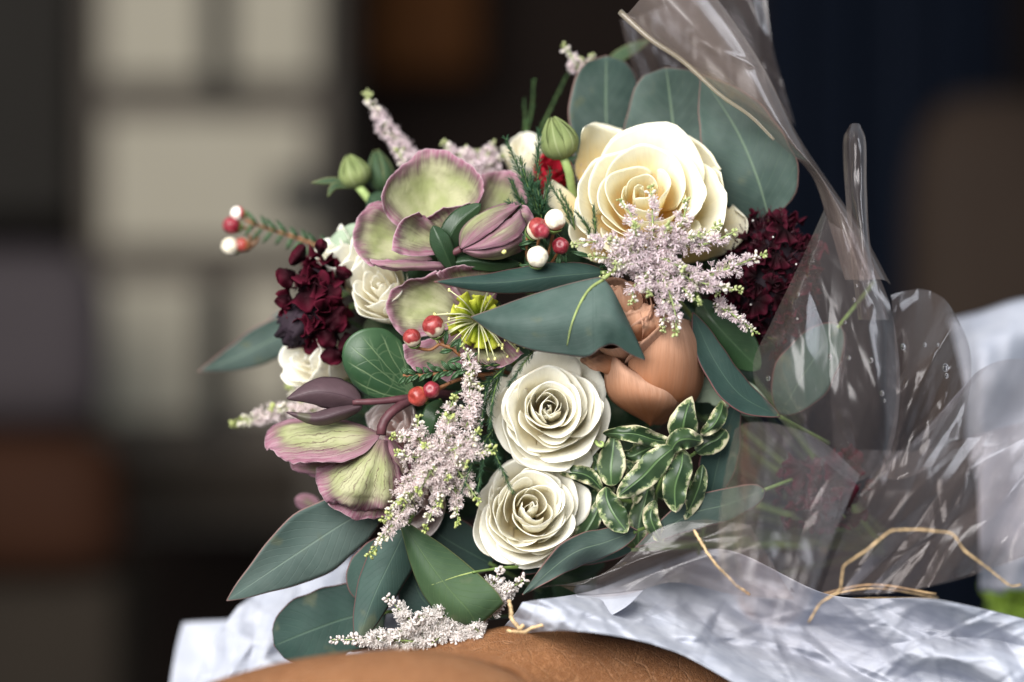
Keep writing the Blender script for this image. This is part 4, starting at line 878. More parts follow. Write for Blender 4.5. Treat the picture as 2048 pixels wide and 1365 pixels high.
sheet("petal", [[(985, 440, 0.8), (1015, 420, 0.6), (1050, 412, 0.2), (1066, 430, 0)], [(985, 450, 0.6), (1020, 440, 0.2), (1050, 430, -0.2), (1068, 442, -0.1)], [(985, 470, 0.8), (1020, 465, 0.5), (1050, 455, 0.2), (1066, 462, 0.3)]], "hellebore", hb_, **bk)
tube("stem", [(922, 498, 0.4), (900, 512, 1), (890, 540, 3), (1000, 700, 7)], 7, 8, "stem_maroon", hb_)

hm = thing("hellebore", "middle hellebore with yellow green nectaries and long stamens under the leaf", "hellebore", P(955, 645, 1.6), HB)
sheet("petal", [[(935, 620, 1.8), (915, 580, 1.4), (895, 552, 1.0), (872, 544, 0.6)], [(930, 625, 2), (880, 585, 1.8), (845, 565, 1.4), (822, 560, 0.9)], [(928, 630, 2.2), (860, 600, 2.0), (815, 582, 1.6), (786, 580, 1.0)], [(928, 635, 2.2), (855, 622, 2.0), (805, 612, 1.6), (772, 612, 1.0)], [(928, 642, 2.1), (858, 645, 1.9), (812, 646, 1.5), (780, 640, 1.0)], [(930, 650, 1.9), (868, 668, 1.7), (825, 676, 1.3), (796, 668, 0.9)]], "hellebore", hm, **{**hk, "nu": 36, "nv": 30})
sheet("petal", [[(925, 612, 1.8), (895, 572, 1.0), (872, 548, 0.3)], [(945, 608, 2.2), (915, 555, 1.4), (905, 534, 0.5)], [(965, 605, 2.4), (955, 550, 1.4), (950, 530, 0.7)], [(990, 605, 2.4), (1000, 560, 1.4), (1005, 536, 0.8)]], "hellebore", hm, **hk)
sheet("petal", [[(930, 655, 1.9), (880, 672, 1.6), (835, 682, 1.3), (806, 688, 1.0)], [(932, 662, 1.9), (885, 695, 1.6), (845, 715, 1.3), (815, 728, 0.9)], [(936, 668, 1.8), (905, 712, 1.6), (880, 735, 1.3), (858, 752, 0.9)], [(942, 672, 1.8), (930, 715, 1.7), (918, 742, 1.4), (905, 765, 1.0)]], "hellebore", hm, **hk)
sheet("petal", [[(945, 670, 1.8), (930, 695, 1.2), (930, 712, 0.9), (936, 722, 0.4)], [(955, 670, 1.8), (952, 705, 1.0), (956, 726, 0.5), (962, 736, 0.0)], [(968, 668, 2), (985, 700, 1.0), (995, 722, 0.3), (1000, 738, -0.1)], [(980, 662, 2), (1015, 685, 1.2), (1035, 700, 0.6), (1048, 710, 0.2)]], "hellebore", hm, **hk)
cx, cyy = 958, 642
for k in range(20):
    a = k * 2 * math.pi / 20 + random.uniform(-.1, .1); r1 = random.uniform(50, 64) * (1.0 if k % 2 else 0.82)
    ca, sa = math.cos(a), math.sin(a); n_ = np.array((-sa, ca))
    q = []
    for wd, dp in ((-1, 0.25), (-0.5, -0.25), (0, -0.45), (0.5, -0.25), (1, 0.25)):
        q.append([(cx + ca * 8 + n_[0] * wd * 3, cyy + sa * 8 + n_[1] * wd * 3, 1.6), (cx + ca * r1 * .6 + n_[0] * wd * 8, cyy + sa * r1 * .6 + n_[1] * wd * 8, 0.9 + dp * 0.6), (cx + ca * r1 + n_[0] * wd * 14, cyy + sa * r1 + n_[1] * wd * 14, 0.7 + dp * (1 if k % 2 else .6))])
    sheet("nectary", q, "nectary", hm, nu=13, nv=10, solid=0.0003, ruf=0.0028)
for k in range(38):
    a = random.uniform(0.1, 3.4) if k % 3 else random.uniform(0, 6.283); l = random.uniform(50, 100)
    e = (cx + 8 + math.cos(a) * l, cyy + 4 + math.sin(a) * l * 0.98, random.uniform(-0.4, 0.5))
    st = tube("stamen", [(cx + 3 * math.cos(a), cyy + 3 * math.sin(a), 1.5), (cx + math.cos(a) * l * .5 + 4, cyy + math.sin(a) * l * .5 - 5, -0.2), e], 1.5, 1.2, "filament", hm, n=8, sides=5)
    mk("anther", IV * np.array((3.2, 3.2, 4.6)) * U + P(*e), IF, "anther", st)
tube("stem", [(960, 645, 1.8), (1020, 720, 4), (1200, 850, 7)], 8, 8, "stem_green", hm)

hc = thing("hellebore", "nodding hellebore seen from behind at the lower left, with dark veins", "hellebore", P(762, 866, 0), HB)
ck = dict(nu=30, nv=30, solid=0.0003, ruf=0.0034, wob=0.0028, wscale=60)
sheet("petal", [[(765, 868, 0.4), (700, 844, 1.8), (620, 836, 2.4), (560, 846, 2.6), (534, 866, 2.6)], [(762, 868, 0.1), (700, 850, 0.9), (620, 848, 1.3), (565, 858, 1.6), (530, 878, 1.8)], [(760, 870, -0.2), (700, 868, 0.0), (630, 876, 0.2), (575, 884, 0.6), (533, 896, 1.0)], [(758, 874, -0.4), (712, 892, -0.7), (655, 905, -0.7), (598, 908, -0.2), (552, 908, 0.3)], [(757, 878, -0.5), (728, 908, -1.1), (685, 924, -1.1), (636, 926, -0.7), (588, 930, -0.2)]], "hellebore_back", hc, **ck)
sheet("petal", [[(756, 876, 0.0), (710, 905, 0.4), (665, 925, 0.6), (632, 938, 0.9)], [(757, 878, -0.4), (705, 925, -0.4), (662, 955, -0.3), (632, 968, 0.3)], [(759, 880, -0.6), (712, 945, -1.0), (676, 985, -1.0), (652, 1000, -0.3)], [(762, 880, -0.7), (730, 955, -1.4), (708, 1000, -1.3), (690, 1018, -0.7)], [(765, 880, -0.7), (750, 955, -1.2), (738, 1005, -0.9), (730, 1022, -0.3)], [(769, 880, -0.6), (772, 950, -1.4), (768, 1005, -1.3), (765, 1022, -0.7)], [(774, 880, -0.3), (800, 940, -0.6), (808, 985, -0.4), (802, 1005, 0.2)]], "hellebore_back", hc, **{**ck, "nu": 40})
sheet("petal", [[(700, 960, 1), (665, 995, 0.6), (656, 1008, 0.2)], [(730, 970, 0.4), (700, 1015, -0.1), (690, 1032, -0.1)], [(765, 970, 0.4), (745, 1020, -0.1), (738, 1039, 0)], [(800, 970, 1), (785, 1010, 0.6), (775, 1034, 0.4)]], "hellebore", hc, **ck)
sheet("petal", [[(770, 872, -0.2), (768, 905, -0.5), (775, 935, -0.3), (785, 962, 0)], [(774, 872, 0), (790, 905, -0.6), (800, 935, -0.5), (806, 960, 0)], [(778, 872, 0.4), (812, 905, 0.4), (825, 935, 0.4), (828, 955, 0.6)]], "hellebore_back", hc, **ck)
sheet("petal", [[(720, 900, 0.8), (650, 925, 1.4), (600, 925, 1.8), (578, 922, 2.0)], [(720, 910, 0.6), (660, 940, 1.0), (615, 945, 1.4), (588, 944, 1.8)], [(720, 920, 0.8), (680, 948, 1.2), (645, 955, 1.5), (620, 952, 1.8)]], "hellebore", hc, **ck)
tube("stem", [(762, 870, -0.2), (766, 848, -0.1), (782, 826, 0), (808, 808, 0.4), (840, 795, 1), (900, 790, 3), (1100, 820, 7)], 10, 8, "stem_maroon", hc, n=26)
leaf("bract", [(722, 806, 0.2), (680, 790, -0.3), (630, 785, -0.5), (574, 798, -0.3)], 31, "bract", hc, "ovate", dl=0.5, dr=0.9, wob=0.0008)
leaf("bract", [(725, 812, 0.2), (680, 826, -0.2), (630, 838, -0.3), (573, 825, 0)], 15, "bract", hc, "ovate", dl=0.5, dr=0.4, wob=0.0006)
tube("bract_stalk", [(705, 805, 0.1), (760, 803, 0.2), (820, 796, 0.6), (870, 790, 1.6)], 6, 9, "stem_maroon", hc)
o = leaf("pink_petal", [(640, 1015, 6), (612, 1005, 6), (590, 998, 6)], 18, "hellebore", None, "ell", fold=0.3); tag(o, "blurred pink petal tip behind the lower left eucalyptus leaf", "petal")

# ------------------------------------------------------------------ scabiosas
ruffled_bloom("dark burgundy scabiosa on the left edge with ruffled petals", 632, 606, 4.0, 46, 92, 1.8, 30, 44, -0.2, (0.35, -0.85, 0.25), 5, "burgundy scabiosas", threads=26, pins=4)
th = np.linspace(0, np.pi, 18)[:, None]; ph = np.linspace(0, 2 * np.pi, 30)[None]
sc = [x for x in bpy.data.objects if x.name == "scabiosa"][0]
W = toW(np.stack([594 + 38 * np.sin(th) * np.cos(ph), 648 + 44 * np.cos(th) + 0 * ph, 3.4 + 1.2 * np.sin(th) * np.sin(ph)], -1)); W = W + nz(W, 700, 2.0)[..., None] * 0.0040
for (x_, y_, dx, dy, wd) in ((690, 665, 14, 48, 22), (668, 690, -8, 40, 22), (655, 620, 30, 26, 26), (610, 520, -26, -16, 24), (640, 512, 4, -34, 12), (680, 560, 12, -24, 18), (590, 545, -34, 20, 22), (650, 640, 44, 8, 22), (672, 660, -30, 34, 20), (640, 575, 36, 30, 26), (575, 590, -14, 26, 18)):
    leaf("petal", [(x_, y_, 3.0), (x_ + dx * .5, y_ + dy * .5, 2.2), (x_ + dx, y_ + dy, 2.4)], wd, "burgundy_petal", sc, "obov", fold=0.35, wave=0.35, wf=1.6, nu=11, nv=14, wob=0.002)
grid_obj("seed_cone", W, "dark_button", sc, solid=0)
ruffled_bloom("large dark burgundy scabiosa at the right behind the film", 1535, 560, 3.6, 102, 140, 2.4, 130, 31, -0.2, (-0.1, -0.95, 0.15), 9, "burgundy scabiosas", threads=320, pins=9, mat="wine_petal")
ruffled_bloom("burgundy bloom seen dimly through the film at the lower right", 1640, 985, 4.5, 85, 80, 2.0, 40, 40, 0.0, (0, -1, 0), 13, "burgundy scabiosas", threads=0, mat="wine_petal")

# ------------------------------------------------------------------ eucalyptus and other leaves
EU = "eucalyptus leaves"
def euc(label, mid, W, mat="eucalyptus", prof="ovate", stalk=True, **kw):
    r = thing("eucalyptus_leaf", label, "leaf", P(*mid[0]), EU)
    leaf("blade", mid, W, mat, r, prof, **kw)
    b = np.array(mid[0], float); t = b - np.array(mid[1], float); t /= np.linalg.norm(t[:2]) + 1e-9
    if stalk: tube("stalk", [b - t * 8, b + t * 40 + np.array((0, 0, 0.8)), b + t * 110 + np.array((0, 0, 3.0))], 4, 4, "stem_green", r, n=8)
    return r
euc("round eucalyptus leaf at the top, leftmost of the three behind the cream rose", [(1235, 440, 5.6), (1222, 370, 6.0), (1212, 240, 6.2), (1212, 112, 5.8)], 74, prof="full", dl=-0.7, dr=0.6)
euc("round eucalyptus leaf at the top, middle one of three behind the cream rose", [(1358, 440, 4.6), (1356, 370, 5.0), (1346, 250, 5.2), (1332, 135, 4.8)], 95, prof="full", dl=0.2, dr=-0.3)
euc("broad eucalyptus leaf right of the cream rose, above the burgundy scabiosa", [(1538, 436, 3.4), (1512, 350, 3.2), (1470, 255, 3.4), (1402, 150, 3.8)], 92, prof="ovate", dl=-0.2, dr=-0.6, wl=1.0, wr=0.95)
euc("thin dark leaf tip sticking up at the top behind the film", [(1190, 160, 8), (1240, 112, 8), (1300, 80, 8)], 13, "eucalyptus_green", "lance", stalk=False)
euc("pale blue green leaf tip under the diagonal film fold", [(1420, 260, 6), (1400, 190, 6), (1385, 138, 6)], 22, "eucalyptus_pale", "ell", stalk=False)
el = thing("eucalyptus_leaf", "big folded eucalyptus leaf in the centre over the peach rose", "leaf", P(1225, 545, -1), EU)
sheet("blade", [[(942, 633, -1.2), (942, 635, -1.2), (943, 636, -1.2)], [(985, 618, -1.6), (985, 645, -1.9), (988, 668, -1.6)], [(1045, 596, -1.8), (1045, 645, -2.5), (1055, 698, -2.1)], [(1115, 574, -1.8), (1120, 640, -2.8), (1125, 710, -2.3)], [(1170, 560, -1.6), (1172, 640, -2.7), (1175, 714, -2.2)], [(1202, 556, -1.6), (1204, 630, -2.8), (1203, 696, -2.6)], [(1220, 572, -1.7), (1230, 635, -2.8), (1228, 690, -2.5)], [(1238, 605, -1.9), (1254, 660, -2.6), (1258, 708, -2.4)], [(1262, 655, -2.1), (1276, 690, -2.4), (1283, 719, -2.3)], [(1290, 716, -2.2), (1290, 718, -2.2), (1289, 721, -2.2)]], "eucalyptus_plain", el, nu=60, nv=24, solid=0.0003, wob=0.0012, wscale=40, base=True)
drape("midrib", [(1206, 560), (1180, 578), (1160, 608), (1143, 650), (1134, 692)], 3.6, 1.0, "midrib", el)
tube("stalk", [(1204, 561, -1.6), (1222, 546, -1.3), (1250, 532, -0.8), (1320, 560, 0.8), (1420, 680, 4)], 4, 5, "midrib", el)
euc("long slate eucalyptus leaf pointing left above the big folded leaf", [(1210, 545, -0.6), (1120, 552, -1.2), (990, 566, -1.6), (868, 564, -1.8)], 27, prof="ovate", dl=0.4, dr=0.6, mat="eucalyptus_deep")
euc("narrow eucalyptus leaf pointing out to the far left under the scabiosa", [(640, 640, 8), (560, 672, 8.4), (480, 712, 8.8), (396, 744, 9)], 37, prof="ovate", dl=0.4, dr=-0.3)
euc("blurred eucalyptus leaf edge behind the left scabiosa", [(640, 610, 9), (570, 640, 9), (520, 672, 9)], 28, prof="ovate", mat="eucalyptus_pale")
euc("long pale eucalyptus leaf pointing down left below the nodding hellebore", [(762, 1010, 2.0), (690, 1045, 1.4), (590, 1110, 0.9), (453, 1202, 0.4)], 66, prof="ovate", mat="eucalyptus_pale", dl=0.4, dr=-0.5)
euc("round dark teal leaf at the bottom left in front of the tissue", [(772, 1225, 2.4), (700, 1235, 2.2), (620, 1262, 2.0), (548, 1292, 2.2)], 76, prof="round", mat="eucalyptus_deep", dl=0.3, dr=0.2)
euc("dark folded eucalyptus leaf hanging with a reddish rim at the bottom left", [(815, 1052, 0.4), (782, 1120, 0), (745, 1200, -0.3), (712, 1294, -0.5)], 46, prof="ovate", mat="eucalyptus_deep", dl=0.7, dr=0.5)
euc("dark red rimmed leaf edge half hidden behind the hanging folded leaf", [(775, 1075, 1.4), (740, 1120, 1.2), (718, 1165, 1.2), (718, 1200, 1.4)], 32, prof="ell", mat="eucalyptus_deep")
eg = thing("eucalyptus_leaf", "mid green folded leaf in front of the white sprays at the bottom", "leaf", P(950, 1140, -1), EU)
sheet("blade", [[(802, 1056, 0.2), (820, 1125, -0.1), (848, 1192, -0.3), (893, 1242, -0.5), (932, 1250, -0.6)], [(806, 1050, 0.1), (838, 1120, -0.6), (878, 1184, -1.1), (920, 1228, -1.2), (945, 1251, -0.9)], [(811, 1047, 0.1), (862, 1107, -0.5), (915, 1167, -1.1), (955, 1212, -1.4), (965, 1246, -1.1)], [(818, 1047, 0.2), (888, 1092, -0.1), (950, 1142, -0.8), (992, 1182, -1.3), (1008, 1208, -1.2)]], "eucalyptus_green", eg, nu=30, nv=30, solid=0.0003, wob=0.001)
drape("midrib", [(946, 1145), (915, 1153), (885, 1163), (858, 1172)], 2.0, 0.6, "midrib", eg, lift=0.0)
tube("stalk", [(1045, 1134, 0.4), (1000, 1137, -0.3), (945, 1145, -0.9)], 4.2, 2.4, "stem_green", eg)
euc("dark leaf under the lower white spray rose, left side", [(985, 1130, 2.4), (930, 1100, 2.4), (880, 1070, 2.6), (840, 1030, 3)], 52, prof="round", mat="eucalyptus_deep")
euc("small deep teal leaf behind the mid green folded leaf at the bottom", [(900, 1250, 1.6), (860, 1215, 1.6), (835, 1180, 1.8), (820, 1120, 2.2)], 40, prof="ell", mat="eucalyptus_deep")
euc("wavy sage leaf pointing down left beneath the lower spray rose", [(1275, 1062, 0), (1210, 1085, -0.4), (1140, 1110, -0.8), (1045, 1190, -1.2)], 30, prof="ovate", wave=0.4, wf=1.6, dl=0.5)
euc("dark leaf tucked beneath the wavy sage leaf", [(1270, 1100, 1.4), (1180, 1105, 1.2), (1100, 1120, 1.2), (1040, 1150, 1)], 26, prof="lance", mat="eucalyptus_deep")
euc("grey green leaf running right into the film below the variegated leaves", [(1530, 980, 1.5), (1450, 1010, 0.8), (1380, 1030, 0.6), (1270, 1095, 0.4)], 34, prof="ovate", dl=0.3)
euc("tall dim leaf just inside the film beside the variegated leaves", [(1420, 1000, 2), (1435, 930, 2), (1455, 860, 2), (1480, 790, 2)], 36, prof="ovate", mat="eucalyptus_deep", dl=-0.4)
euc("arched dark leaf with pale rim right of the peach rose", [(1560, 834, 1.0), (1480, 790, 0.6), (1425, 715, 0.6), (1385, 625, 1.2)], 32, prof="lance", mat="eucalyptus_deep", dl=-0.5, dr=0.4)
euc("glossy dark green leaf below the front astilbe, right of the peach rose", [(1400, 600, 1.6), (1425, 640, 1.2), (1470, 690, 1.2), (1520, 740, 1.4)], 44, prof="ell", mat="glossy_leaf", fold=0.5)
euc("silvery leaf underside between the peach rose and the film", [(1385, 800, 2.6), (1420, 780, 2.4), (1470, 790, 2.4), (1540, 825, 2.6)], 36, prof="ell", mat="silver_leaf")
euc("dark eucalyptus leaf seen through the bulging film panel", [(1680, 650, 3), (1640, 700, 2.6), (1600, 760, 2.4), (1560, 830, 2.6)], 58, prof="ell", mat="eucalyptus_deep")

rl = thing("round_leaf", "round veined green leaf left of the lower red berries", "leaf", P(828, 790, 1.4))
sheet("blade", [[(832, 796, 1.6), (775, 802, 1.3), (735, 792, 1.2), (708, 772, 1.4)], [(832, 794, 1.6), (770, 775, 1.0), (722, 750, 0.8), (686, 728, 1.0)], [(831, 792, 1.6), (770, 752, 1.0), (725, 716, 0.7), (690, 686, 0.8)], [(830, 790, 1.6), (780, 738, 1.1), (745, 694, 0.8), (722, 660, 0.8)], [(829, 788, 1.6), (800, 735, 1.3), (782, 695, 1.1), (768, 658, 1.1)], [(828, 786, 1.6), (822, 745, 1.5), (815, 710, 1.4), (802, 682, 1.4)]], "round_leaf", rl, nu=36, nv=30, solid=0.0003, wob=0.001)
tube("stalk", [(830, 790, 1.5), (880, 820, 2.5), (960, 850, 5)], 4, 4, "stem_green", rl)
for lab, mid, W in (("glossy dark leaf standing between the upper hellebore and its pink bud", [(888, 540, 1.4), (895, 490, 0.8), (915, 448, 0.6), (962, 408, 0.8)], 24), ("small rounded dark leaf in front of the upper hellebore heart", [(905, 540, 0.8), (890, 505, 0.3), (878, 478, 0.2), (866, 452, 0.4)], 21), ("dark leaf lying flat beneath the pink hellebore bud", [(1040, 528, 0.8), (990, 528, 0.6), (940, 522, 0.6), (890, 530, 1)], 17), ("dark curled leaf above the lower left astilbe, under the berries", [(880, 800, 1), (872, 825, 0.4), (866, 850, 0.3), (856, 880, 0.6)], 26)):
    r = thing("dark_leaf", lab, "leaf", P(*mid[0]), "small dark leaves")
    leaf("blade", mid, W, "glossy_leaf", r, "ell", fold=0.3); m0 = np.array(mid[0], float)
    tube("stalk", [m0, m0 + (15, 25, 1.5), m0 + (60, 60, 4)], 3, 3, "stem_green", r, n=6)
o = leaf("grey_leaf", [(690, 545, 5), (680, 500, 4.6), (700, 470, 4.6), (722, 450, 4.8)], 24, "silver_leaf", None, "ell", fold=0.3); tag(o, "pale grey green leaf behind the left rim of the upper hellebore", "leaf")

# variegated sprig
vg = thing("variegated_sprig", "cream edged variegated sprig right of the white spray roses", "foliage sprig", P(1300, 1000, 1.5))
for mid, W, kw in (
    ([(1362, 888, -0.2), (1364, 860, -0.5), (1370, 828, -0.6), (1384, 793, -0.4)], 34, dict(prof="ovate", fold=0.3)),
    ([(1336, 914, -0.8), (1352, 885, -1.3), (1375, 878, -1.4), (1408, 884, -1.0)], 25, dict(prof="ell", fold=0.35, wave=0.3)),
    ([(1350, 892, -0.8), (1318, 918, -1.2), (1285, 955, -1.4), (1234, 994, -1.0)], 33, dict(prof="ell", fold=0.25, wave=0.15)),
    ([(1366, 898, -0.6), (1362, 930, -1.0), (1350, 975, -1.2), (1352, 1026, -0.9)], 32, dict(prof="ell", fold=0.25, wave=0.18)),
    ([(1222, 972, 0.4), (1222, 940, 0.1), (1226, 900, 0.1), (1230, 862, 0.4)], 32, dict(prof="ovate", fold=0.2)),
    ([(1348, 884, 0.2), (1310, 880, -0.2), (1268, 868, -0.1), (1205, 866, 0.4)], 20, dict(prof="ell", fold=-0.2, wave=0.45, wf=2.0)),
    ([(1212, 975, -0.4), (1214, 1000, -0.8), (1228, 1030, -1.0), (1254, 1064, -0.8)], 31, dict(prof="ell", fold=0.25, wave=0.2)),
    ([(1206, 982, 0.2), (1180, 955, -0.1), (1150, 945, 0), (1118, 946, 0.4)], 19, dict(prof="ell", fold=0.3, wave=0.3)),
    ([(1300, 960, 1.4), (1288, 1010, 1.0), (1278, 1050, 1.0), (1276, 1096, 1.2)], 26, dict(prof="ell", fold=0.2, wave=0.2)),
    ([(1392, 905, 1.0), (1415, 888, 0.6), (1436, 878, 0.6), (1452, 860, 0.9)], 28, dict(prof="round", fold=0.2)),
    ([(1210, 985, 1.2), (1185, 1040, 0.8), (1158, 1080, 0.8), (1110, 1130, 1.0)], 22, dict(prof="lance", fold=0.3, wave=0.2)),
    ([(1330, 885, 1.0), (1290, 900, 0.7), (1262, 912, 0.7), (1238, 905, 0.9)], 20, dict(prof="ell", fold=0.2, wave=0.3)),
    ([(1230, 975, 2), (1190, 1000, 1.6), (1175, 1030, 1.6), (1165, 1075, 1.8)], 24, dict(prof="ell", fold=0.2)),
    ([(1330, 1000, 2.6), (1310, 950, 2.4), (1290, 910, 2.4), (1270, 880, 2.6)], 30, dict(prof="ell", fold=0.2)),
    ([(1310, 1000, 0.6), (1300, 1030, 0.3), (1310, 1060, 0.3), (1325, 1085, 0.6)], 20, dict(prof="ell", fold=0.25, wave=0.2)),
    ([(1240, 920, 1.0), (1262, 940, 0.8), (1275, 975, 0.9), (1270, 1010, 1.2)], 20, dict(prof="ell", fold=0.25, wave=0.2)),
    ([(1405, 930, 0.4), (1400, 965, 0.2), (1388, 1000, 0.2), (1370, 1040, 0.6)], 20, dict(prof="ell", fold=0.25, wave=0.2)),
    ([(1400, 870, 0.6), (1425, 850, 0.4), (1440, 825, 0.5), (1446, 800, 0.8)], 19, dict(prof="ell", fold=0.25, wave=0.2)),
    ([(1180, 900, 0.9), (1195, 925, 0.7), (1200, 950, 0.8), (1190, 975, 1.0)], 16, dict(prof="ell", fold=0.25, wave=0.2)),
    ([(1250, 1090, 2.4), (1240, 1050, 2.2), (1250, 1010, 2.2), (1270, 970, 2.6)], 28, dict(prof="ell", fold=0.2))):
    leaf("leaf", mid, W * 0.86, "variegated", vg, nu=21, nv=34, wob=0.0060, solid=0.0003, **kw)
for pts in ([(1362, 892, -0.4), (1340, 930, 0.6), (1310, 1000, 2), (1340, 1060, 4), (1500, 1080, 7)], [(1212, 978, 0), (1240, 1000, 1.2), (1300, 1005, 2)], [(1392, 905, 1), (1360, 930, 1.6), (1320, 980, 2)]):
    tube("twig", pts, 3.5, 5, "stem_green", vg)
o = tube("curled_tip", [(1190, 882, 0), (1196, 890, -0.2), (1204, 893, -0.3), (1206, 886, -0.2), (1200, 884, 0)], 4, 2.5, "stem_pale", None, n=14); tag(o, "tiny pale curled tendril beside the upper spray rose", "tendril")

# ------------------------------------------------------------------ buds, berries and wax flower twigs
def round_bud(label, base, tip, r, mat, stem_pts, ribs=7, grp="green flower buds", sep=0):
    root = thing("flower_bud", label, "bud", P(*base), grp)
    b, t = P(*base), P(*tip); ax = t - b; L = np.linalg.norm(ax); B = basis(ax); R = r * U
    k = np.linspace(0, 1, 20)[:, None]; ph = np.linspace(0, 2 * np.pi, 57)[None]
    rad = R * np.sin(np.pi * np.clip(k, 0, 1) ** 0.72) ** 0.8 * (1 + 0.05 * np.cos(ribs * ph)); rad = np.maximum(rad, R * 0.06)
    body = grid_obj("body", b + np.stack([rad * np.cos(ph), rad * np.sin(ph), k * L + 0 * ph], -1) @ B, mat, root, solid=0)
    for s in range(ribs):          # overlapping sepals wrapped round the bud
        a0 = s * 2 * np.pi / ribs; u = np.linspace(-1, 1, 9)[None]; v = np.linspace(0, 1, 16)[:, None]
        wv = 0.52 * (1 - 0.75 * v ** 2); rr = R * (np.sin(np.pi * np.clip(v * 0.97, 0, 1) ** 0.72) ** 0.8) * (1.05 + 0.05 * (1 - u ** 2)) + R * 0.05
        a = a0 + u * wv
        grid_obj("sepal", b + np.stack([rr * np.cos(a), rr * np.sin(a), v * L * (1.02 - 0.05 * u ** 2)], -1) @ B, mat, body, solid=0.0003)
    tube("stem", stem_pts, 9, 9, "stem_pale", root)
    return root
round_bud("fuzzy light green bud standing left of the cream rose", (1128, 320, 2.6), (1104, 236, 2.4), 35, "sepal", [(1126, 314, 2.6), (1138, 345, 2.7), (1150, 400, 3.5), (1200, 520, 6)])
b1 = round_bud("blurred green bud with narrow side leaves at the upper left", (718, 376, 6), (696, 312, 6), 30, "sepal", [(716, 372, 6), (732, 392, 6), (756, 420, 6.2), (850, 520, 7)])
for e in ((622, 366), (655, 395)):
    leaf("side_leaf", [(712, 374, 6), (670, 362 if e[0] == 622 else 372, 5.6), (e[0], e[1], 5.6)], 7, "eucalyptus_green", b1, "lance", nu=7, nv=14)
round_bud("dark blurred bud half hidden behind the lilac spike", (768, 385, 7), (752, 302, 7), 27, "eucalyptus_green", [(768, 380, 7), (785, 410, 7), (850, 500, 8)])

WX = "wax flower twigs with round buds"
w1 = thing("wax_flower_twig", "twig reaching far left with pink and white round buds", "twig", P(660, 500, 7.5), WX)
tube("twig", [(720, 520, 7.4), (660, 502, 7.6), (600, 478, 7.8), (530, 456, 8), (488, 440, 8)], 5, 3, "stem_brown", w1, n=20)
for (x_, y_, r_, m_, fx, fy) in ((475, 427, 14, "berry_blush", 500, 443), (463, 451, 18, "berry_red", 505, 452), (460, 493, 18, "berry_white", 500, 470), (484, 490, 15, "berry_orange", 512, 462)):
    add_berry(w1, x_, y_, 7.8 + random.uniform(-.2, .2), r_, m_, (fx, fy, 8), (-0.75, -0.5, 0.15))
for k in range(16):
    q = k / 15; x_ = 505 + q * 150; y_ = 448 + q * 50; sgn = -1 if k % 2 else 1
    needle_leaf(w1, x_, y_, 7.8, -random.uniform(12, 24), sgn * random.uniform(20, 34), 3.2)
w2 = thing("wax_flower_twig", "cluster of red and white round buds in the upper centre", "twig", P(1070, 540, 0.5), WX)
for (x_, y_, d_, r_, m_, ax) in ((1076, 458, -1.4, 22, "berry_two", (0.6, -0.6, 0.4)), (1084, 463, -2.4, 15, "berry_red", (0.2, -0.9, 0.1)), (1110, 440, -1.4, 21, "berry_white", (0.1, -0.5, 0.8)), (1075, 514, -1.8, 21, "berry_white", (0.1, -0.7, 0.6)), (1121, 492, -1.2, 17, "berry_red", (0.0, -0.95, 0.2))):
    add_berry(w2, x_, y_, d_, r_, m_, (1072 + (x_ - 1080) * .4, 545, 0.6), ax)
for k in range(26):
    a = random.uniform(-2.9, 0.3); l = random.uniform(24, 50)
    needle_leaf(w2, random.uniform(1030, 1140), random.uniform(490, 540), random.uniform(-0.6, 0.6), math.cos(a) * l, math.sin(a) * l, 4.0)
o = mk("yellow_anther", IV * np.array((6, 6, 6)) * U + P(1008, 504, -1.2), IF, "anther", w2)
w3 = thing("wax_flower_twig", "two red and white buds in front of the middle hellebore", "twig", P(925, 720, 0), WX)
add_berry(w3, 824, 676, -0.8, 18, "berry_two", (880, 688, -0.4), (-0.3, -0.6, 0.75)); add_berry(w3, 867, 653, -0.8, 22, "berry_two", (905, 700, -0.4), (-0.35, -0.6, 0.72))
tube("twig", [(880, 688, -0.4), (905, 698, -0.4), (930, 720, 0), (970, 760, 2)], 4, 5, "stem_brown", w3)
for x_, y_, dx, dy in ((890, 690, 4, -28), (905, 700, -26, 6), (915, 705, 6, -30), (925, 715, -30, 10), (930, 720, 26, -14), (900, 695, 22, -18)): needle_leaf(w3, x_, y_, -0.5, dx, dy, 4)
w4 = thing("wax_flower_twig", "red bud pair on a leafy twig above the lower left astilbe", "twig", P(960, 745, 0.4), WX)
add_berry(w4, 836, 793, -1.0, 20, "berry_orange", (880, 775, -0.4), (-0.6, -0.75, -0.2)); add_berry(w4, 863, 780, -1.2, 17, "berry_red", (900, 765, -0.4), (-0.2, -0.95, 0.1))
tube("twig", [(806, 752, -0.7), (860, 750, -0.7), (920, 738, -0.4), (980, 735, 0.5), (1050, 760, 4)], 3.5, 5, "stem_brown", w4, n=22); tube("twig", [(880, 775, -0.4), (930, 756, 0), (1000, 745, 1)], 3.5, 4, "stem_brown", w4)
for k in range(20):
    q = k / 19; x_ = 812 + q * 130; y_ = 752 - q * 14; s_ = -1 if k % 2 else 1
    needle_leaf(w4, x_, y_, -0.7, -random.uniform(14, 24), s_ * random.uniform(10, 22), 4.2)

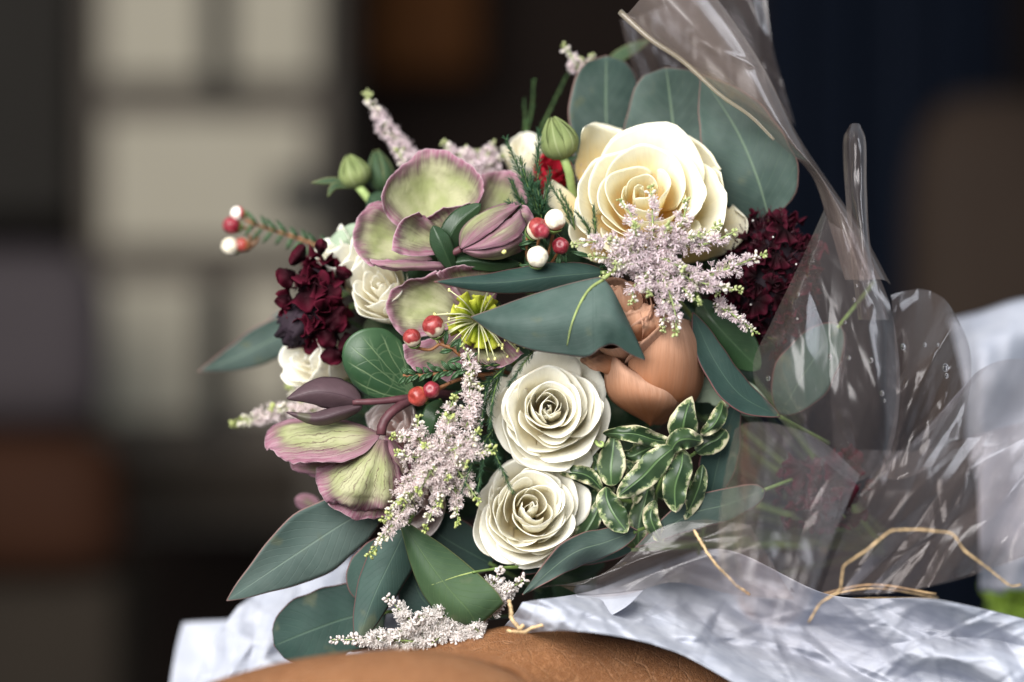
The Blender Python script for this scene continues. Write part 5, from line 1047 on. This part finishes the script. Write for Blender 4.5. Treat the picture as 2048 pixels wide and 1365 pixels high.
# ------------------------------------------------------------------ fern
fern("upright dark fern beside the pink bud and red rose", [
    [(1075, 440, 0.6), (1050, 370, 0.4), (1012, 278, 0.6)], [(1078, 440, 0.6), (1058, 380, 0.2), (1040, 318, 0.2)], [(1080, 440, 0.6), (1076, 360, 0.4), (1078, 262, 0.8)], [(1070, 440, 0.6), (1040, 400, 0.3), (1022, 360, 0.3)], [(1082, 440, 0.6), (1070, 400, 0), (1060, 350, 0.1)], [(1085, 440, 0.5), (1090, 400, 0), (1100, 345, 0.4)], [(1062, 436, 0.5), (1040, 420, 0.2), (1018, 405, 0.3)], [(1084, 442, 0.5), (1080, 410, -.1), (1074, 370, 0)]], nl=26, dens=1.7, spread=0.45)
fern("drooping fern sprigs left of the cream rose heart", [[(1142, 448, 0), (1126, 410, -0.2), (1098, 366, 0)], [(1150, 460, 0), (1140, 420, -0.2), (1118, 380, 0)], [(1182, 476, 0), (1172, 450, -0.3), (1152, 424, -0.2)], [(1192, 478, 0), (1190, 450, -0.3), (1188, 412, -0.2)], [(1190, 545, 0), (1230, 525, -0.5), (1255, 520, -0.5)], [(1120, 545, 0), (1170, 545, -0.3), (1215, 530, -0.4)]], nl=16, dens=1.4, spread=0.5)
fern("fern trailing down between the left astilbe and the white spray roses", [[(1010, 735, 0), (975, 775, -0.8), (962, 850, -1.0)], [(1000, 730, 0), (930, 735, -0.6), (850, 748, -0.6)], [(1000, 745, 0), (985, 800, -0.9), (978, 860, -1.2)], [(985, 860, -1), (950, 915, -1.6), (922, 988, -1.6)], [(975, 870, -1), (1000, 930, -1.8), (1026, 988, -1.9)], [(980, 880, -1), (965, 930, -1.6), (955, 985, -1.6)], [(1068, 700, -0.5), (1042, 735, -2.2), (1016, 772, -2.2)], [(990, 765, 0), (968, 820, -0.6), (952, 880, -0.8)], [(1000, 760, 0), (950, 770, -.4), (905, 790, -.6)]], nl=18, dens=1.5, spread=0.55)
fern("soft blurred fern strands rising behind the green bud", [[(1030, 330, 9), (1060, 240, 9), (1068, 160, 9)], [(1050, 330, 9), (1100, 220, 9), (1150, 120, 9)], [(1040, 320, 9), (1050, 250, 9), (1048, 200, 9)]], "fern_far", nl=16, dens=1.0, spread=0.25)

# ------------------------------------------------------------------ astilbe
plume("lilac astilbe plume spilling in front of the cream rose", (1305, 520, -0.8), [
    (1238, 398, -1.6, (1270, 490, -1.2), 11), (1300, 370, -1.8, (1305, 490, -1.2), 11), (1372, 398, -1.6, (1340, 490, -1.2), 13), (1440, 448, -1.2, None, 13), (1472, 462, -1.0, (1380, 490, -1.0), 11), (1532, 508, -0.8, (1400, 560, -0.6), 15), (1482, 582, -1.6, None, 15), (1398, 606, -2.2, None, 15), (1352, 668, -1.8, (1320, 540, -1.6), 14), (1326, 662, -1.6, (1315, 560, -1.6), 13),
    (1262, 608, -1.6, None, 13), (1205, 556, -1.4, None, 13), (1180, 515, -1.6, None, 14), (1146, 488, -1.8, (1280, 500, -1.6), 14), (1220, 478, -2.2, None, 15), (1270, 450, -2.4, None, 15), (1340, 450, -2.4, None, 15), (1230, 530, -2.4, None, 16), (1370, 540, -2.2, None, 16), (1300, 590, -2.4, None, 15), (1400, 470, -1.8, None, 14), (1440, 590, -1.0, (1360, 540, -1), 14)], LILAC, rad=14, size=5.6, openf=0.6, dens=0.95)
plume("small lilac astilbe sprig against the right burgundy scabiosa", (1430, 612, 0.2), [(1516, 668, -0.6, None, 11), (1470, 632, 0, None, 11)], LILAC, rad=11, size=5.4, openf=0.45)
plume("blush astilbe plume beside the nodding hellebore at the lower left", (885, 905, -0.4), [
    (925, 688, -1.2, (945, 800, -0.6), 13), (940, 745, -1.2, (940, 860, -0.6), 16), (962, 770, -0.8, (930, 860, -0.6), 14), (838, 832, -1.4, (860, 930, -0.8), 13), (782, 872, -1.4, None, 14), (790, 905, -1.6, None, 14), (738, 1114, -1.2, (860, 930, -0.8), 18), (768, 1040, -1.4, None, 18), (800, 1010, -1.8, None, 17), (850, 1062, -1.4, None, 13), (838, 985, -2.0, None, 17), (916, 1050, -1.2, None, 15), (958, 1004, -1.4, None, 14), (990, 900, -1.6, None, 17), (960, 862, -1.8, None, 16), (900, 830, -1.6, None, 20), (850, 890, -2.0, None, 17), (895, 960, -2.0, None, 17), (935, 930, -1.8, None, 16), (880, 1010, -1.6, None, 15), (910, 790, -0.8, None, 18), (965, 905, -1.6, None, 14)], PALE, rad=15, size=5.6, openf=0.66, dens=0.95)
plume("white astilbe sprays lying on the leather at the bottom", (940, 1240, 0.4), [
    (664, 1280, -0.4, (900, 1292, 0), 14), (775, 1196, -0.6, (860, 1280, 0), 14), (770, 1270, -0.4, None, 16), (830, 1235, -0.8, None, 16), (860, 1290, -0.8, None, 16), (910, 1292, -1.0, None, 17), (960, 1286, -1.0, None, 16), (900, 1225, -0.6, None, 17), (1000, 1140, -0.6, None, 17), (1050, 1158, -0.8, None, 16), (1020, 1180, -1.0, None, 16), (975, 1215, -1.0, None, 16), (1000, 1210, -0.6, None, 15)], WHITE, rad=17, size=6.2, openf=0.9, dens=1.25)
plume("pale astilbe spike pointing left behind the nodding hellebore", (690, 815, 5), [(466, 848, 7, (640, 818, 6), 17), (575, 770, 8.5, None, 16), (600, 800, 5, None, 16), (540, 815, 5, None, 15)], PALE, rad=16, size=6.0, openf=0.8)
plume("lilac astilbe spike rising at the upper left behind the hellebore", (835, 345, 6.5), [(733, 186, 7.6, (830, 330, 7), 17), (770, 270, 7.4, (850, 360, 7), 17), (800, 300, 6.4, None, 17)], LILAC, rad=16, size=5.8, openf=0.6, dens=1.1)
plume("lilac astilbe tufts along the top edge behind the upper hellebore", (955, 355, 7), [(885, 284, 7, None, 15), (930, 292, 7, None, 15), (950, 300, 7, None, 16), (990, 284, 7, None, 15), (1005, 310, 7, None, 14), (915, 310, 7, None, 15), (970, 310, 7, None, 16)], LILAC, rad=15, size=5.8, openf=0.7, dens=1.1)
plume("little lilac astilbe tip at the very top by the eucalyptus", (1210, 190, 7), [(1128, 92, 6.6, (1185, 170, 7), 12), (1180, 108, 6.8, None, 12), (1160, 118, 6.8, None, 12)], LILAC, rad=12, size=5.8, openf=0.35)
plume("lilac tuft just behind the green bud", (1180, 380, 4), [(1155, 300, 4, None, 12), (1165, 320, 4, None, 12)], LILAC, rad=12, size=5.6, openf=0.5)

# ------------------------------------------------------------------ dark filler foliage, added so the heart of the bouquet stays dark
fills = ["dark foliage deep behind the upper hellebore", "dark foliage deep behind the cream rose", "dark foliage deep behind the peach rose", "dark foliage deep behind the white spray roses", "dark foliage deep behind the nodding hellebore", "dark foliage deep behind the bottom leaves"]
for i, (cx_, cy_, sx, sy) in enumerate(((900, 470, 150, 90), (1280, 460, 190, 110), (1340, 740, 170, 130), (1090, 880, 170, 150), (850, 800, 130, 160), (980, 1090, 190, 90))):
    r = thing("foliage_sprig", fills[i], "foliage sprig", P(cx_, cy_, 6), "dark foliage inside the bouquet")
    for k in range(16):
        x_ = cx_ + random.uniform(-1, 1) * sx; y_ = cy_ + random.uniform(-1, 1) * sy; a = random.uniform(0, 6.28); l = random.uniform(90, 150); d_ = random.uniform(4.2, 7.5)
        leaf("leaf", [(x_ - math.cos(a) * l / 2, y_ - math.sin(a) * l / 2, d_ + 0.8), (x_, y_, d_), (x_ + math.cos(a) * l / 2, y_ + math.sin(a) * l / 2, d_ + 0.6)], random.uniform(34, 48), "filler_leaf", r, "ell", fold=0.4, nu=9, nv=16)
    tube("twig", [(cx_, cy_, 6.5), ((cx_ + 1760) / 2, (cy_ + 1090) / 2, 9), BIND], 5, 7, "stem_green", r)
